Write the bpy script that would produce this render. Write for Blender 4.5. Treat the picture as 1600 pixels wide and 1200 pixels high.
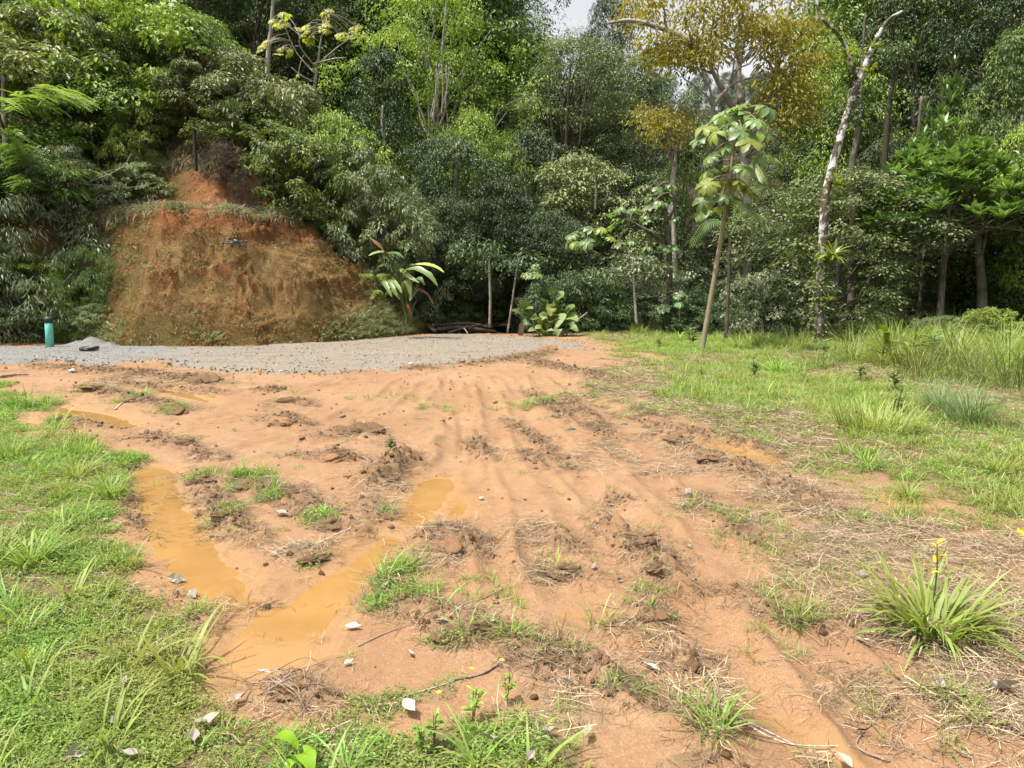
import bpy, math, random
import numpy as np
from mathutils import Vector, Matrix, Euler

for _o in list(bpy.data.objects):
    bpy.data.objects.remove(_o)
SC = bpy.context.scene
COL = SC.collection

# ------------------------------------------------------------------ camera, light, exposure
FPX, CX, CY, HORIZ, EYE = 1142.0, 800.0, 600.0, 440.0, 1.6
PITCH = math.atan((CY - HORIZ) / FPX)
cam_data = bpy.data.cameras.new("camera")
cam_data.sensor_width = 36.0
cam_data.lens = 36.0 * FPX / 1600.0
cam_data.clip_start, cam_data.clip_end = 0.05, 2000.0
cam = bpy.data.objects.new("camera", cam_data)
COL.objects.link(cam)
cam.location = (0, 0, EYE)
cam.rotation_euler = (math.pi / 2 - PITCH, 0, 0)
SC.camera = cam

SUN_EL, SUN_AZ = math.radians(66), math.radians(-112)      # azimuth from +Y towards +X
SUN_DIR = Vector((math.sin(SUN_AZ) * math.cos(SUN_EL), math.cos(SUN_AZ) * math.cos(SUN_EL), math.sin(SUN_EL)))
world = bpy.data.worlds.new("World")
SC.world = world
world.use_nodes = True
wn, wl = world.node_tree.nodes, world.node_tree.links
wn.clear()
sky = wn.new("ShaderNodeTexSky")
sky.sky_type = 'NISHITA'
sky.sun_disc = False
sky.sun_elevation = SUN_EL
sky.sun_rotation = SUN_AZ
sky.air_density, sky.dust_density, sky.ozone_density = 1.0, 4.0, 1.0
wbg = wn.new("ShaderNodeBackground")
wbg.inputs[1].default_value = 0.125
wout = wn.new("ShaderNodeOutputWorld")
# thin white cloud over the whole sky
wtc = wn.new("ShaderNodeTexCoord")
wno = wn.new("ShaderNodeTexNoise")
wno.inputs['Scale'].default_value = 2.2
wno.inputs['Detail'].default_value = 6
wl.new(wtc.outputs['Generated'], wno.inputs['Vector'])
wmr = wn.new("ShaderNodeMapRange")
wmr.inputs[1].default_value, wmr.inputs[2].default_value = .35, .65
wmr.inputs[3].default_value, wmr.inputs[4].default_value = .75, 1.0
wl.new(wno.outputs[0], wmr.inputs[0])
wbw = wn.new("ShaderNodeRGBToBW")
wl.new(sky.outputs[0], wbw.inputs[0])
wmu = wn.new("ShaderNodeMath")
wmu.operation = 'MULTIPLY'
wmu.inputs[1].default_value = 1.75
wl.new(wbw.outputs[0], wmu.inputs[0])
wmx = wn.new("ShaderNodeMix")
wmx.data_type = 'RGBA'
wl.new(wmr.outputs[0], wmx.inputs[0])
wl.new(sky.outputs[0], wmx.inputs[6])
wl.new(wmu.outputs[0], wmx.inputs[7])
wl.new(wmx.outputs[2], wbg.inputs[0])
wl.new(wbg.outputs[0], wout.inputs[0])
sun_data = bpy.data.lights.new("sun", 'SUN')
sun_data.energy = 4.7
sun_data.angle = math.radians(1.2)
sun_data.color = (1.0, 0.95, 0.87)
sun = bpy.data.objects.new("sun", sun_data)
COL.objects.link(sun)
sun.rotation_euler = SUN_DIR.to_track_quat('Z', 'Y').to_euler()
SC.view_settings.view_transform = 'Standard'
SC.view_settings.look = 'None'
SC.view_settings.gamma = 1.0
SC.view_settings.use_curve_mapping = False
SC.view_settings.exposure = 0.82
SC.render.engine = 'CYCLES'
SC.cycles.max_bounces = 8
SC.cycles.diffuse_bounces = 4
SC.cycles.transmission_bounces = 4
SC.cycles.sample_clamp_indirect = 6.0

# ------------------------------------------------------------------ helpers
def G(u, v):
    """point of flat ground under a photograph position (1600 x 1200)"""
    a, b = (u - CX) / FPX, (CY - v) / FPX
    dy = math.cos(PITCH) + b * math.sin(PITCH)
    dz = -math.sin(PITCH) + b * math.cos(PITCH)
    t = -EYE / dz
    return (a * t, dy * t)

def P3(u, v, y):
    """point at distance y ahead under a photograph position"""
    a, b = (u - CX) / FPX, (CY - v) / FPX
    dy = math.cos(PITCH) + b * math.sin(PITCH)
    dz = -math.sin(PITCH) + b * math.cos(PITCH)
    t = y / dy
    return np.array([a * t, y, EYE + dz * t])

def Gs(lst):
    return np.array([G(*p) for p in lst])

def _hash(ix, iy, iz, seed):
    h = (ix.astype(np.int64) * 374761393 + iy.astype(np.int64) * 668265263 + iz.astype(np.int64) * 2147483647 + seed * 974711) & 0xffffffff
    h = ((h ^ (h >> 13)) * 1274126177) & 0xffffffff
    h = ((h ^ (h >> 16)) * 2246822519) & 0xffffffff
    return ((h ^ (h >> 15)) & 0xffffff) / float(0xffffff)

def vnoise(x, y, seed=0):
    x0, y0 = np.floor(x), np.floor(y)
    fx, fy = x - x0, y - y0
    fx, fy = fx * fx * (3 - 2 * fx), fy * fy * (3 - 2 * fy)
    z = np.zeros_like(x0)
    a, b = _hash(x0, y0, z, seed), _hash(x0 + 1, y0, z, seed)
    c, d = _hash(x0, y0 + 1, z, seed), _hash(x0 + 1, y0 + 1, z, seed)
    return (a * (1 - fx) + b * fx) * (1 - fy) + (c * (1 - fx) + d * fx) * fy

def fbm(x, y, seed=0, oct=4, gain=0.5):
    s, a, t = 0.0, 1.0, 0.0
    for i in range(oct):
        s = s + a * vnoise(x * 2 ** i + 17.3 * i, y * 2 ** i - 9.1 * i, seed + i)
        t += a
        a *= gain
    return s / t            # 0..1

def sstep(a, b, x):
    t = np.clip((x - a) / (b - a), 0, 1)
    return t * t * (3 - 2 * t)

def pl_dist(x, y, pts, closed=False):
    """distance to a polyline and the position along it (0..1)"""
    pts = np.asarray(pts, float)
    if closed:
        pts = np.vstack([pts, pts[:1]])
    best = np.full(x.shape, 1e9)
    tt = np.zeros(x.shape)
    n = len(pts) - 1
    for i in range(n):
        ax, ay = pts[i]
        bx, by = pts[i + 1]
        dx, dy = bx - ax, by - ay
        L = dx * dx + dy * dy + 1e-12
        t = np.clip(((x - ax) * dx + (y - ay) * dy) / L, 0, 1)
        d = np.hypot(x - ax - t * dx, y - ay - t * dy)
        m = d < best
        best = np.where(m, d, best)
        tt = np.where(m, (i + t) / n, tt)
    return best, tt

def inside(x, y, poly):
    poly = np.asarray(poly, float)
    c = np.zeros(x.shape, bool)
    j = len(poly) - 1
    for i in range(len(poly)):
        xi, yi = poly[i]
        xj, yj = poly[j]
        cond = ((yi > y) != (yj > y)) & (x < (xj - xi) * (y - yi) / (yj - yi + 1e-12) + xi)
        c ^= cond
        j = i
    return c

def sdf(x, y, poly):
    """signed distance, positive inside"""
    d, _ = pl_dist(x, y, poly, True)
    return np.where(inside(x, y, poly), d, -d)

def make_mesh(name, V, F, mats=(), attrs=None, smooth=False, midx=None):
    """V (n,3); F (m,k) all faces of one size, or a list of such arrays"""
    V = np.asarray(V, np.float32)
    Fs = [np.asarray(f, np.int32) for f in (F if isinstance(F, list) else [F]) if len(f)]
    me = bpy.data.meshes.new(name)
    me.vertices.add(len(V))
    me.vertices.foreach_set("co", V.ravel())
    loops = np.concatenate([f.ravel() for f in Fs])
    sizes = np.concatenate([np.full(len(f), f.shape[1], np.int32) for f in Fs])
    starts = np.concatenate([[0], np.cumsum(sizes)[:-1]]).astype(np.int32)
    me.loops.add(len(loops))
    me.loops.foreach_set("vertex_index", loops)
    me.polygons.add(len(sizes))
    me.polygons.foreach_set("loop_start", starts)
    me.polygons.foreach_set("loop_total", sizes)
    if midx is not None:
        me.polygons.foreach_set("material_index", np.asarray(midx, np.int32))
    me.polygons.foreach_set("use_smooth", np.full(len(sizes), smooth, bool))
    for k, a in (attrs or {}).items():
        a = np.asarray(a, np.float32)
        if a.ndim == 1:
            me.attributes.new(k, 'FLOAT', 'POINT').data.foreach_set("value", a)
        elif a.shape[1] == 4:
            me.attributes.new(k, 'FLOAT_COLOR', 'POINT').data.foreach_set("color", a.ravel())
        else:
            me.attributes.new(k, 'FLOAT_VECTOR', 'POINT').data.foreach_set("vector", a.ravel())
    for m in mats:
        me.materials.append(m)
    me.update(calc_edges=True)
    return me

class MB:
    """collects pieces of geometry for ONE mesh"""
    def __init__(s):
        s.V, s.Q, s.T, s.R, s.n, s.mq, s.mt = [], [], [], [], 0, [], []
    def add(s, V, Q=None, T=None, r=0.5, m=0):
        V = np.asarray(V, float).reshape(-1, 3)
        s.V.append(V)
        s.R.append(np.broadcast_to(np.asarray(r, float), (len(V),)).copy())
        if Q is not None and len(Q):
            s.Q.append(np.asarray(Q, int).reshape(-1, 4) + s.n)
            s.mq += [m] * len(s.Q[-1])
        if T is not None and len(T):
            s.T.append(np.asarray(T, int).reshape(-1, 3) + s.n)
            s.mt += [m] * len(s.T[-1])
        s.n += len(V)
    def mesh(s, name, mats, smooth=True):
        F = []
        if s.Q: F.append(np.vstack(s.Q))
        if s.T: F.append(np.vstack(s.T))
        return make_mesh(name, np.vstack(s.V), F, mats, {'rnd': np.concatenate(s.R)}, smooth, s.mq + s.mt)
    def tube(s, path, rad, sides=6, r=0.5, m=0, wob=0.0, rng=None, cap=True):
        path = np.asarray(path, float)
        n = len(path)
        rad = np.broadcast_to(np.asarray(rad, float), (n,))
        T = np.gradient(path, axis=0)
        T /= np.linalg.norm(T, axis=1)[:, None] + 1e-9
        ref = np.array([0.13, 0.2, 1.0]) if abs(T[0][2]) < 0.8 else np.array([1.0, 0.2, 0.1])
        A = np.cross(T, ref)
        A /= np.linalg.norm(A, axis=1)[:, None] + 1e-9
        B = np.cross(T, A)
        th = np.linspace(0, 2 * math.pi, sides, endpoint=False)
        rr = rad[:, None] * np.ones((n, sides))
        if wob and rng is not None:
            rr = rr * (1 + wob * (rng.random((n, sides)) - 0.5))
        V = path[:, None, :] + rr[..., None] * (np.cos(th)[None, :, None] * A[:, None, :] + np.sin(th)[None, :, None] * B[:, None, :])
        i = np.arange(n - 1)[:, None] * sides
        j = np.arange(sides)[None, :]
        k = (j + 1) % sides
        Q = np.stack([i + j, i + k, i + sides + k, i + sides + j], -1).reshape(-1, 4)
        Tt = []
        V = V.reshape(-1, 3)
        if cap:
            V = np.vstack([V, path[:1], path[-1:]])
            b = n * sides
            for q in range(sides):
                Tt.append((b, (q + 1) % sides, q))
                Tt.append((b + 1, (n - 1) * sides + q, (n - 1) * sides + (q + 1) % sides))
        s.add(V, Q, Tt, r, m)
    def lathe(s, prof, seg=24, c=(0, 0, 0), r=0.5, m=0):
        prof = np.asarray(prof, float)
        th = np.linspace(0, 2 * math.pi, seg, endpoint=False)
        V = np.stack([prof[:, 0][:, None] * np.cos(th), prof[:, 0][:, None] * np.sin(th), prof[:, 1][:, None] + 0 * th], -1) + np.array(c)
        n = len(prof)
        i = np.arange(n - 1)[:, None] * seg
        j = np.arange(seg)[None, :]
        k = (j + 1) % seg
        s.add(V, np.stack([i + j, i + k, i + seg + k, i + seg + j], -1).reshape(-1, 4), None, r, m)

def spline(pts, n=24):
    """Catmull-Rom through the points"""
    p = np.asarray(pts, float)
    p = np.vstack([2 * p[0] - p[1], p, 2 * p[-1] - p[-2]])
    out = []
    m = len(p) - 3
    for q in np.linspace(0, m - 1e-6, n):
        i = int(q)
        t = q - i
        a, b, c, d = p[i:i + 4]
        out.append(0.5 * (2 * b + (c - a) * t + (2 * a - 5 * b + 4 * c - d) * t * t + (3 * b - a - 3 * c + d) * t ** 3))
    return np.array(out)

def strips(P, D, N, L, W, seg=3, bend=0.6, prof=None, twist=None):
    """many leaf blades at once: start P, direction D, face normal N, bending under their weight; returns V, Q (rows of 2 points)"""
    P, D, N = [np.asarray(a, float) for a in (P, D, N)]
    n = len(P)
    L = np.broadcast_to(np.asarray(L, float), (n,))
    W = np.broadcast_to(np.asarray(W, float), (n,))
    bend = np.broadcast_to(np.asarray(bend, float), (n,))
    D = D / (np.linalg.norm(D, axis=1)[:, None] + 1e-9)
    S = np.cross(D, N)
    S /= np.linalg.norm(S, axis=1)[:, None] + 1e-9
    prof = prof if prof is not None else [0.55, 1.0, 0.75, 0.05] if seg == 3 else list(np.clip(np.sin(np.linspace(0.35, math.pi, seg + 1)), 0.04, 1))
    V = np.zeros((n, seg + 1, 2, 3))
    c = P.copy()
    d = D.copy()
    for k in range(seg + 1):
        w = (W * 0.5 * prof[k])[:, None]
        V[:, k, 0] = c - S * w
        V[:, k, 1] = c + S * w
        c = c + d * (L / seg)[:, None]
        d = d + np.array([0, 0, -1.0]) * (bend / seg)[:, None]
        d /= np.linalg.norm(d, axis=1)[:, None] + 1e-9
    base = (np.arange(n) * (seg + 1) * 2)[:, None]
    kk = (np.arange(seg) * 2)[None, :]
    b = base + kk
    Q = np.stack([b, b + 1, b + 3, b + 2], -1).reshape(-1, 4)
    return V.reshape(-1, 3), Q

def diamonds(P, D, N, L, W, fold=0.18, droop=0.1):
    """many leaves at once, two triangles folded on the midrib"""
    n = len(P)
    D = D / (np.linalg.norm(D, axis=1)[:, None] + 1e-9)
    S = np.cross(D, N)
    S /= np.linalg.norm(S, axis=1)[:, None] + 1e-9
    Nn = np.cross(S, D)
    L = np.broadcast_to(np.asarray(L, float), (n,))[:, None]
    W = np.broadcast_to(np.asarray(W, float), (n,))[:, None]
    mid = P + D * L * 0.48 + Nn * W * fold
    tip = P + D * L - Nn * L * droop
    V = np.stack([P, mid - S * W * 0.5, tip, mid + S * W * 0.5], 1).reshape(-1, 3)
    b = np.arange(n)[:, None] * 4
    T = np.concatenate([b + np.array([[0, 2, 1]]), b + np.array([[0, 3, 2]])], 1).reshape(-1, 3)
    return V, T

# ------------------------------------------------------------------ materials
def new_mat(name):
    m = bpy.data.materials.new(name)
    m.use_nodes = True
    nt = m.node_tree
    nt.nodes.clear()
    out = nt.nodes.new("ShaderNodeOutputMaterial")
    return m, nt, out

def N(nt, typ, **kw):
    n = nt.nodes.new(typ)
    for k, v in kw.items():
        if k.startswith('i_'):
            n.inputs[k[2:].replace('_', ' ')].default_value = v
        else:
            setattr(n, k, v)
    return n

def c4(c):
    return (c[0], c[1], c[2], 1.0)

def ramp(nt, fac, stops, interp='LINEAR'):
    r = nt.nodes.new("ShaderNodeValToRGB")
    r.color_ramp.interpolation = interp
    e = r.color_ramp.elements
    while len(e) < len(stops):
        e.new(0.5)
    for q, (p, c) in zip(e, stops):
        q.position = p
        q.color = c4(c) if not isinstance(c, (int, float)) else (c, c, c, 1)
    nt.links.new(fac, r.inputs[0])
    return r.outputs[0]

def noise(nt, scale, detail=4, rough=0.55, vec=None, dist=0.0):
    n = N(nt, "ShaderNodeTexNoise")
    n.inputs['Scale'].default_value = scale
    n.inputs['Detail'].default_value = detail
    n.inputs['Roughness'].default_value = rough
    n.inputs['Distortion'].default_value = dist
    if vec is not None:
        nt.links.new(vec, n.inputs['Vector'])
    return n.outputs[0]

def mixc(nt, fac, a, b, mode='MIX'):
    m = N(nt, "ShaderNodeMix", data_type='RGBA', blend_type=mode)
    for sock, val in ((m.inputs[0], fac), (m.inputs[6], a), (m.inputs[7], b)):
        if isinstance(val, (int, float)):
            sock.default_value = val
        elif isinstance(val, tuple):
            sock.default_value = c4(val)
        else:
            nt.links.new(val, sock)
    return m.outputs[2]

def math_n(nt, op, a, b=0.0, clamp=False):
    m = N(nt, "ShaderNodeMath", operation=op, use_clamp=clamp)
    for s, v in ((m.inputs[0], a), (m.inputs[1], b)):
        if isinstance(v, (int, float)):
            s.default_value = v
        else:
            nt.links.new(v, s)
    return m.outputs[0]

def obj_pos(nt):
    return N(nt, "ShaderNodeTexCoord").outputs['Object']

def geo_pos(nt):
    return N(nt, "ShaderNodeNewGeometry").outputs['Position']

def attr(nt, name):
    a = N(nt, "ShaderNodeAttribute", attribute_name=name)
    return a

_leafcache = {}
def leaf_mat(name, dark, mid, light, trans=0.32, rough=0.45, spec=0.4, tcol=None, patch=0.0, patchcol=None):
    """leaf colour varies leaf by leaf, plant by plant; part of the light passes through"""
    if name in _leafcache:
        return _leafcache[name]
    m, nt, out = new_mat(name)
    r = attr(nt, 'rnd').outputs['Fac']
    col = ramp(nt, r, [(0.0, dark), (0.55, mid), (1.0, light)])
    oi = N(nt, "ShaderNodeObjectInfo").outputs['Random']
    hsv = N(nt, "ShaderNodeHueSaturation")
    v = N(nt, "ShaderNodeMapRange")
    v.inputs[3].default_value, v.inputs[4].default_value = 0.82, 1.2
    nt.links.new(oi, v.inputs[0])
    h = N(nt, "ShaderNodeMapRange")
    h.inputs[3].default_value, h.inputs[4].default_value = 0.488, 0.512
    hm = math_n(nt, 'FRACT', math_n(nt, 'MULTIPLY', oi, 7.31))
    nt.links.new(hm, h.inputs[0])
    nt.links.new(v.outputs[0], hsv.inputs['Value'])
    nt.links.new(h.outputs[0], hsv.inputs['Hue'])
    nt.links.new(col, hsv.inputs['Color'])
    col = hsv.outputs[0]
    if patchcol is not None:
        pn = ramp(nt, noise(nt, patch, 3, 0.6, geo_pos(nt)), [(0.42, 0.0), (0.62, 1.0)])
        col = mixc(nt, pn, col, patchcol)
    b = N(nt, "ShaderNodeBsdfPrincipled")
    b.inputs['Roughness'].default_value = rough
    b.inputs['Specular IOR Level'].default_value = spec
    nt.links.new(col, b.inputs['Base Color'])
    if trans > 0:
        t = N(nt, "ShaderNodeBsdfTranslucent")
        tc = mixc(nt, 1.0, col, tcol or (1.25, 1.3, 0.6), 'MULTIPLY')
        nt.links.new(tc, t.inputs[0])
        mx = N(nt, "ShaderNodeMixShader")
        mx.inputs[0].default_value = trans
        nt.links.new(b.outputs[0], mx.inputs[1])
        nt.links.new(t.outputs[0], mx.inputs[2])
        nt.links.new(mx.outputs[0], out.inputs[0])
    else:
        nt.links.new(b.outputs[0], out.inputs[0])
    _leafcache[name] = m
    return m

def bark_mat(name, c1, c2, lichen=None, lich_amt=0.5, moss=None, scale=14.0, lich_from=None):
    m, nt, out = new_mat(name)
    p = obj_pos(nt)
    mp = N(nt, "ShaderNodeMapping")
    mp.inputs['Scale'].default_value = (1, 1, 0.25)
    nt.links.new(p, mp.inputs[0])
    n1 = noise(nt, scale, 6, 0.65, mp.outputs[0])
    col = ramp(nt, n1, [(0.3, c1), (0.7, c2)])
    if moss is not None:
        col = mixc(nt, ramp(nt, noise(nt, 2.2, 4, 0.6, p), [(0.45, 0.0), (0.6, 1.0)]), col, moss)
    if lichen is not None:
        f = ramp(nt, noise(nt, 3.6, 6, 0.68, p), [(1 - lich_amt - 0.03, 0.0), (1 - lich_amt + 0.05, 1.0)])
        if lich_from is not None:      # lichen grows only on the upper, lighter part of the trunk
            sx = N(nt, "ShaderNodeSeparateXYZ")
            nt.links.new(p, sx.inputs[0])
            k = N(nt, "ShaderNodeMapRange")
            k.inputs[1].default_value, k.inputs[2].default_value = lich_from[0], lich_from[1]
            k.inputs[3].default_value = .18
            nt.links.new(sx.outputs[2], k.inputs[0])
            f = math_n(nt, 'MULTIPLY', f, k.outputs[0])
        col = mixc(nt, f, col, lichen)
    b = N(nt, "ShaderNodeBsdfPrincipled")
    b.inputs['Roughness'].default_value = 0.9
    b.inputs['Specular IOR Level'].default_value = 0.2
    nt.links.new(col, b.inputs['Base Color'])
    bp = N(nt, "ShaderNodeBump")
    bp.inputs['Strength'].default_value = 0.7
    bp.inputs['Distance'].default_value = 0.03
    nt.links.new(n1, bp.inputs['Height'])
    nt.links.new(bp.outputs[0], b.inputs['Normal'])
    nt.links.new(b.outputs[0], out.inputs[0])
    return m

def plain_mat(name, c1, c2=None, scale=20.0, rough=0.7, spec=0.3, bump=0.0, rnd=0.0, bscale=None):
    m, nt, out = new_mat(name)
    p = obj_pos(nt)
    n1 = noise(nt, scale, 5, 0.6, p)
    col = ramp(nt, n1, [(0.3, c1), (0.7, c2 or c1)])
    if rnd:
        a = attr(nt, 'rnd').outputs['Fac']
        k = N(nt, "ShaderNodeMapRange")
        k.inputs[3].default_value, k.inputs[4].default_value = 1 - rnd, 1 + rnd
        nt.links.new(a, k.inputs[0])
        hs = N(nt, "ShaderNodeHueSaturation")
        nt.links.new(col, hs.inputs['Color'])
        nt.links.new(k.outputs[0], hs.inputs['Value'])
        col = hs.outputs[0]
    b = N(nt, "ShaderNodeBsdfPrincipled")
    b.inputs['Roughness'].default_value = rough
    b.inputs['Specular IOR Level'].default_value = spec
    nt.links.new(col, b.inputs['Base Color'])
    if bump:
        bp = N(nt, "ShaderNodeBump")
        bp.inputs['Strength'].default_value = bump
        bp.inputs['Distance'].default_value = 0.02
        nt.links.new(noise(nt, bscale or scale * 2, 5, 0.6, p), bp.inputs['Height'])
        nt.links.new(bp.outputs[0], b.inputs['Normal'])
    nt.links.new(b.outputs[0], out.inputs[0])
    return m

# ------------------------------------------------------------------ objects
def link(name, me, parent=None, mat=None):
    o = bpy.data.objects.new(name, me)
    COL.objects.link(o)
    if parent is not None:
        o.parent = parent
    if mat is not None:
        set_mat(o, mat)
    return o

def set_mat(o, mat, slot=0):
    o.material_slots[slot].link = 'OBJECT'
    o.material_slots[slot].material = mat

def tag(o, label=None, cat=None, group=None, kind=None):
    if label: o['label'] = label
    if cat: o['category'] = cat
    if group: o['group'] = group
    if kind: o['kind'] = kind
    return o

def thing(name, label, cat, loc=(0, 0, 0), rz=0.0, group=None):
    o = bpy.data.objects.new(name, None)
    o.empty_display_size = 0.2
    COL.objects.link(o)
    o.location = loc
    o.rotation_euler = (0, 0, rz)
    return tag(o, label, cat, group)

def scatter(name, pts, rot, scl, idx, protos, kind='stuff', label=None, parent=None):
    """one object of many small pieces: geometry-node instances of the prototypes on points"""
    me = bpy.data.meshes.new(name)
    n = len(pts)
    me.vertices.add(n)
    me.vertices.foreach_set("co", np.asarray(pts, np.float32).ravel())
    me.attributes.new('rot', 'FLOAT_VECTOR', 'POINT').data.foreach_set("vector", np.asarray(rot, np.float32).ravel())
    me.attributes.new('scl', 'FLOAT', 'POINT').data.foreach_set("value", np.asarray(scl, np.float32))
    me.attributes.new('idx', 'INT', 'POINT').data.foreach_set("value", np.asarray(idx, np.int32))
    col = bpy.data.collections.new(name + "_sources")
    for i, pm in enumerate(protos):
        po = bpy.data.objects.new("%s_source_%02d" % (name, i), pm)
        col.objects.link(po)
    ng = bpy.data.node_groups.new(name + "_scatter", 'GeometryNodeTree')
    ng.interface.new_socket("Geometry", in_out='INPUT', socket_type='NodeSocketGeometry')
    ng.interface.new_socket("Geometry", in_out='OUTPUT', socket_type='NodeSocketGeometry')
    gi, go = ng.nodes.new('NodeGroupInput'), ng.nodes.new('NodeGroupOutput')
    ci = ng.nodes.new('GeometryNodeCollectionInfo')
    ci.inputs['Collection'].default_value = col
    ci.inputs['Separate Children'].default_value = True
    ci.inputs['Reset Children'].default_value = True
    ip = ng.nodes.new('GeometryNodeInstanceOnPoints')
    ip.inputs['Pick Instance'].default_value = True
    def na(nm, typ):
        q = ng.nodes.new('GeometryNodeInputNamedAttribute')
        q.data_type = typ
        q.inputs['Name'].default_value = nm
        return q.outputs[0]
    e2r = ng.nodes.new('FunctionNodeEulerToRotation')
    L = ng.links.new
    L(gi.outputs[0], ip.inputs['Points'])
    L(ci.outputs[0], ip.inputs['Instance'])
    L(na('idx', 'INT'), ip.inputs['Instance Index'])
    L(na('rot', 'FLOAT_VECTOR'), e2r.inputs[0])
    L(e2r.outputs[0], ip.inputs['Rotation'])
    L(na('scl', 'FLOAT'), ip.inputs['Scale'])
    L(ip.outputs[0], go.inputs[0])
    o = bpy.data.objects.new(name, me)
    COL.objects.link(o)
    md = o.modifiers.new("scatter", 'NODES')
    md.node_group = ng
    o['kind'] = kind
    if label: o['label'] = label
    if parent is not None: o.parent = parent
    return o
# ------------------------------------------------------------------ terrain: where things lie (photograph positions put on flat ground)
RIDGES = [  # polyline, half width m, height m, churned
    ([(935, 815), (965, 832), (1000, 850), (1030, 878), (1042, 905), (1030, 935)], .14, .22), ([(820, 700), (850, 732)], .10, .06),
    ([(738, 680), (752, 700), (762, 715)], .10, .08), ([(560, 762), (600, 745), (628, 725), (636, 712)], .14, .21),
    ([(560, 785), (600, 800), (618, 812)], .12, .06), ([(298, 738), (322, 770), (345, 800), (360, 830), (392, 842)], .12, .08),
    ([(350, 742), (390, 755), (430, 768), (470, 790), (510, 815), (545, 832)], .14, .07), ([(462, 866), (490, 872), (515, 866)], .08, .06),
    ([(592, 890), (620, 925), (655, 950), (700, 965), (760, 985), (830, 1005), (900, 1040), (960, 1060), (1010, 1085), (1070, 1105), (1110, 1135), (1130, 1180)], .12, .08),
    ([(640, 852), (690, 838), (730, 845), (765, 862)], .15, .07), ([(840, 880), (880, 888), (925, 900)], .10, .06),
    ([(1030, 680), (1070, 700), (1130, 722), (1200, 750), (1260, 775), (1310, 795)], .16, .10),
    ([(960, 645), (1030, 662), (1100, 678), (1170, 695), (1240, 718)], .12, .09),
    ([(60, 572), (130, 578), (220, 585), (320, 597), (355, 602)], .22, .12), ([(180, 597), (260, 606), (345, 614)], .18, .08),
    ([(400, 608), (445, 612)], .16, .10), ([(435, 630), (460, 626), (480, 632)], .14, .08), ([(408, 662), (440, 652), (475, 668)], .15, .10),
    ([(480, 690), (520, 676), (560, 672), (590, 688)], .14, .10), ([(480, 718), (520, 708), (575, 722)], .10, .06), ([(440, 712), (490, 712)], .08, .04),
    ([(115, 606), (160, 612), (210, 622), (255, 634), (300, 645)], .16, .10), ([(85, 652), (130, 662), (190, 672)], .14, .08),
    ([(190, 690), (230, 678), (260, 690), (310, 700), (335, 718)], .12, .06), ([(1150, 920), (1210, 950), (1260, 968), (1310, 985)], .12, .06),
    ([(980, 970), (1010, 955), (1045, 965)], .12, .09), ([(815, 560), (870, 575), (940, 590), (1005, 603)], .22, .12),
    ([(620, 578), (660, 577), (690, 576)], .18, .08), ([(740, 570), (800, 562), (850, 552), (875, 548)], .22, .13), ([(420, 1075), (470, 1090), (525, 1110)], .10, .09),
    ([(275, 915), (300, 945), (325, 975), (345, 960)], .07, .06), ([(855, 820), (880, 850), (900, 865)], .10, .05), ([(950, 770), (985, 790)], .08, .04),
    ([(1060, 1005), (1090, 1020), (1080, 1050)], .10, .06), ([(195, 730), (200, 770), (215, 800), (235, 840)], .09, .07), ([(790, 650), (850, 690), (905, 735)], .10, .03),
    ([(880, 620), (920, 650), (960, 690)], .12, .05), ([(820, 610), (870, 640), (900, 660)], .14, .05), ([(240, 1020), (320, 1035)], .05, .03),
    ([(590, 905), (560, 940)], .07, .05), ([(400, 935), (420, 945)], .06, .05), ([(1060, 760), (1120, 800), (1200, 860)], .10, .03)]
RUTS = [([(870, 590), (960, 640), (1040, 668), (1100, 690), (1225, 722)], .16, .06), ([(760, 600), (900, 780), (1010, 870), (1080, 980), (1150, 1060), (1280, 1140), (1420, 1230)], .22, .035),
        ([(690, 610), (780, 780), (860, 920), (1000, 1020)], .2, .025), ([(500, 600), (300, 620), (80, 632)], .2, .03), ([(600, 640), (420, 680), (230, 730)], .2, .025),
        ([(700, 640), (560, 720), (420, 760), (330, 760)], .2, .025), ([(720, 690), (690, 760)], .25, .03)]
PUDDLES = [[(198, 732), (240, 726), (268, 735), (275, 760), (288, 788), (315, 822), (340, 862), (375, 908), (398, 938), (350, 946), (308, 938), (268, 892), (238, 838), (216, 785), (214, 755)],
           [(335, 1030), (352, 1000), (395, 955), (450, 935), (520, 888), (570, 855), (606, 832), (628, 836), (600, 872), (560, 915), (515, 975), (478, 1012), (440, 1038), (390, 1050)],
           [(648, 747), (676, 741), (704, 743), (710, 756), (696, 780), (668, 808), (640, 821), (622, 822), (618, 806), (632, 780)],
           [(706, 776), (726, 770), (738, 784), (734, 797), (708, 806), (690, 804)],
           [(70, 628), (110, 634), (160, 642), (200, 652), (215, 660), (196, 668), (160, 660), (110, 650), (80, 640)],
           [(1085, 688), (1130, 692), (1190, 705), (1235, 716), (1225, 723), (1180, 716), (1120, 703)],
           [(250, 603), (290, 609), (325, 620), (332, 628), (296, 620), (262, 612)],
           [(20, 655), (60, 655), (80, 664), (50, 670)]]
WETS = [[(1215, 1110), (1290, 1125), (1370, 1165), (1400, 1210), (1300, 1200), (1240, 1150)], [(770, 818), (800, 815), (828, 830), (800, 838)], [(1340, 765), (1400, 772), (1450, 785), (1400, 792)],
        [(980, 1000), (1110, 1060), (1180, 1100), (1120, 1090), (1020, 1040)], [(860, 940), (900, 935), (930, 955), (880, 965)], [(600, 850), (660, 835), (690, 815), (640, 832)]]
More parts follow.
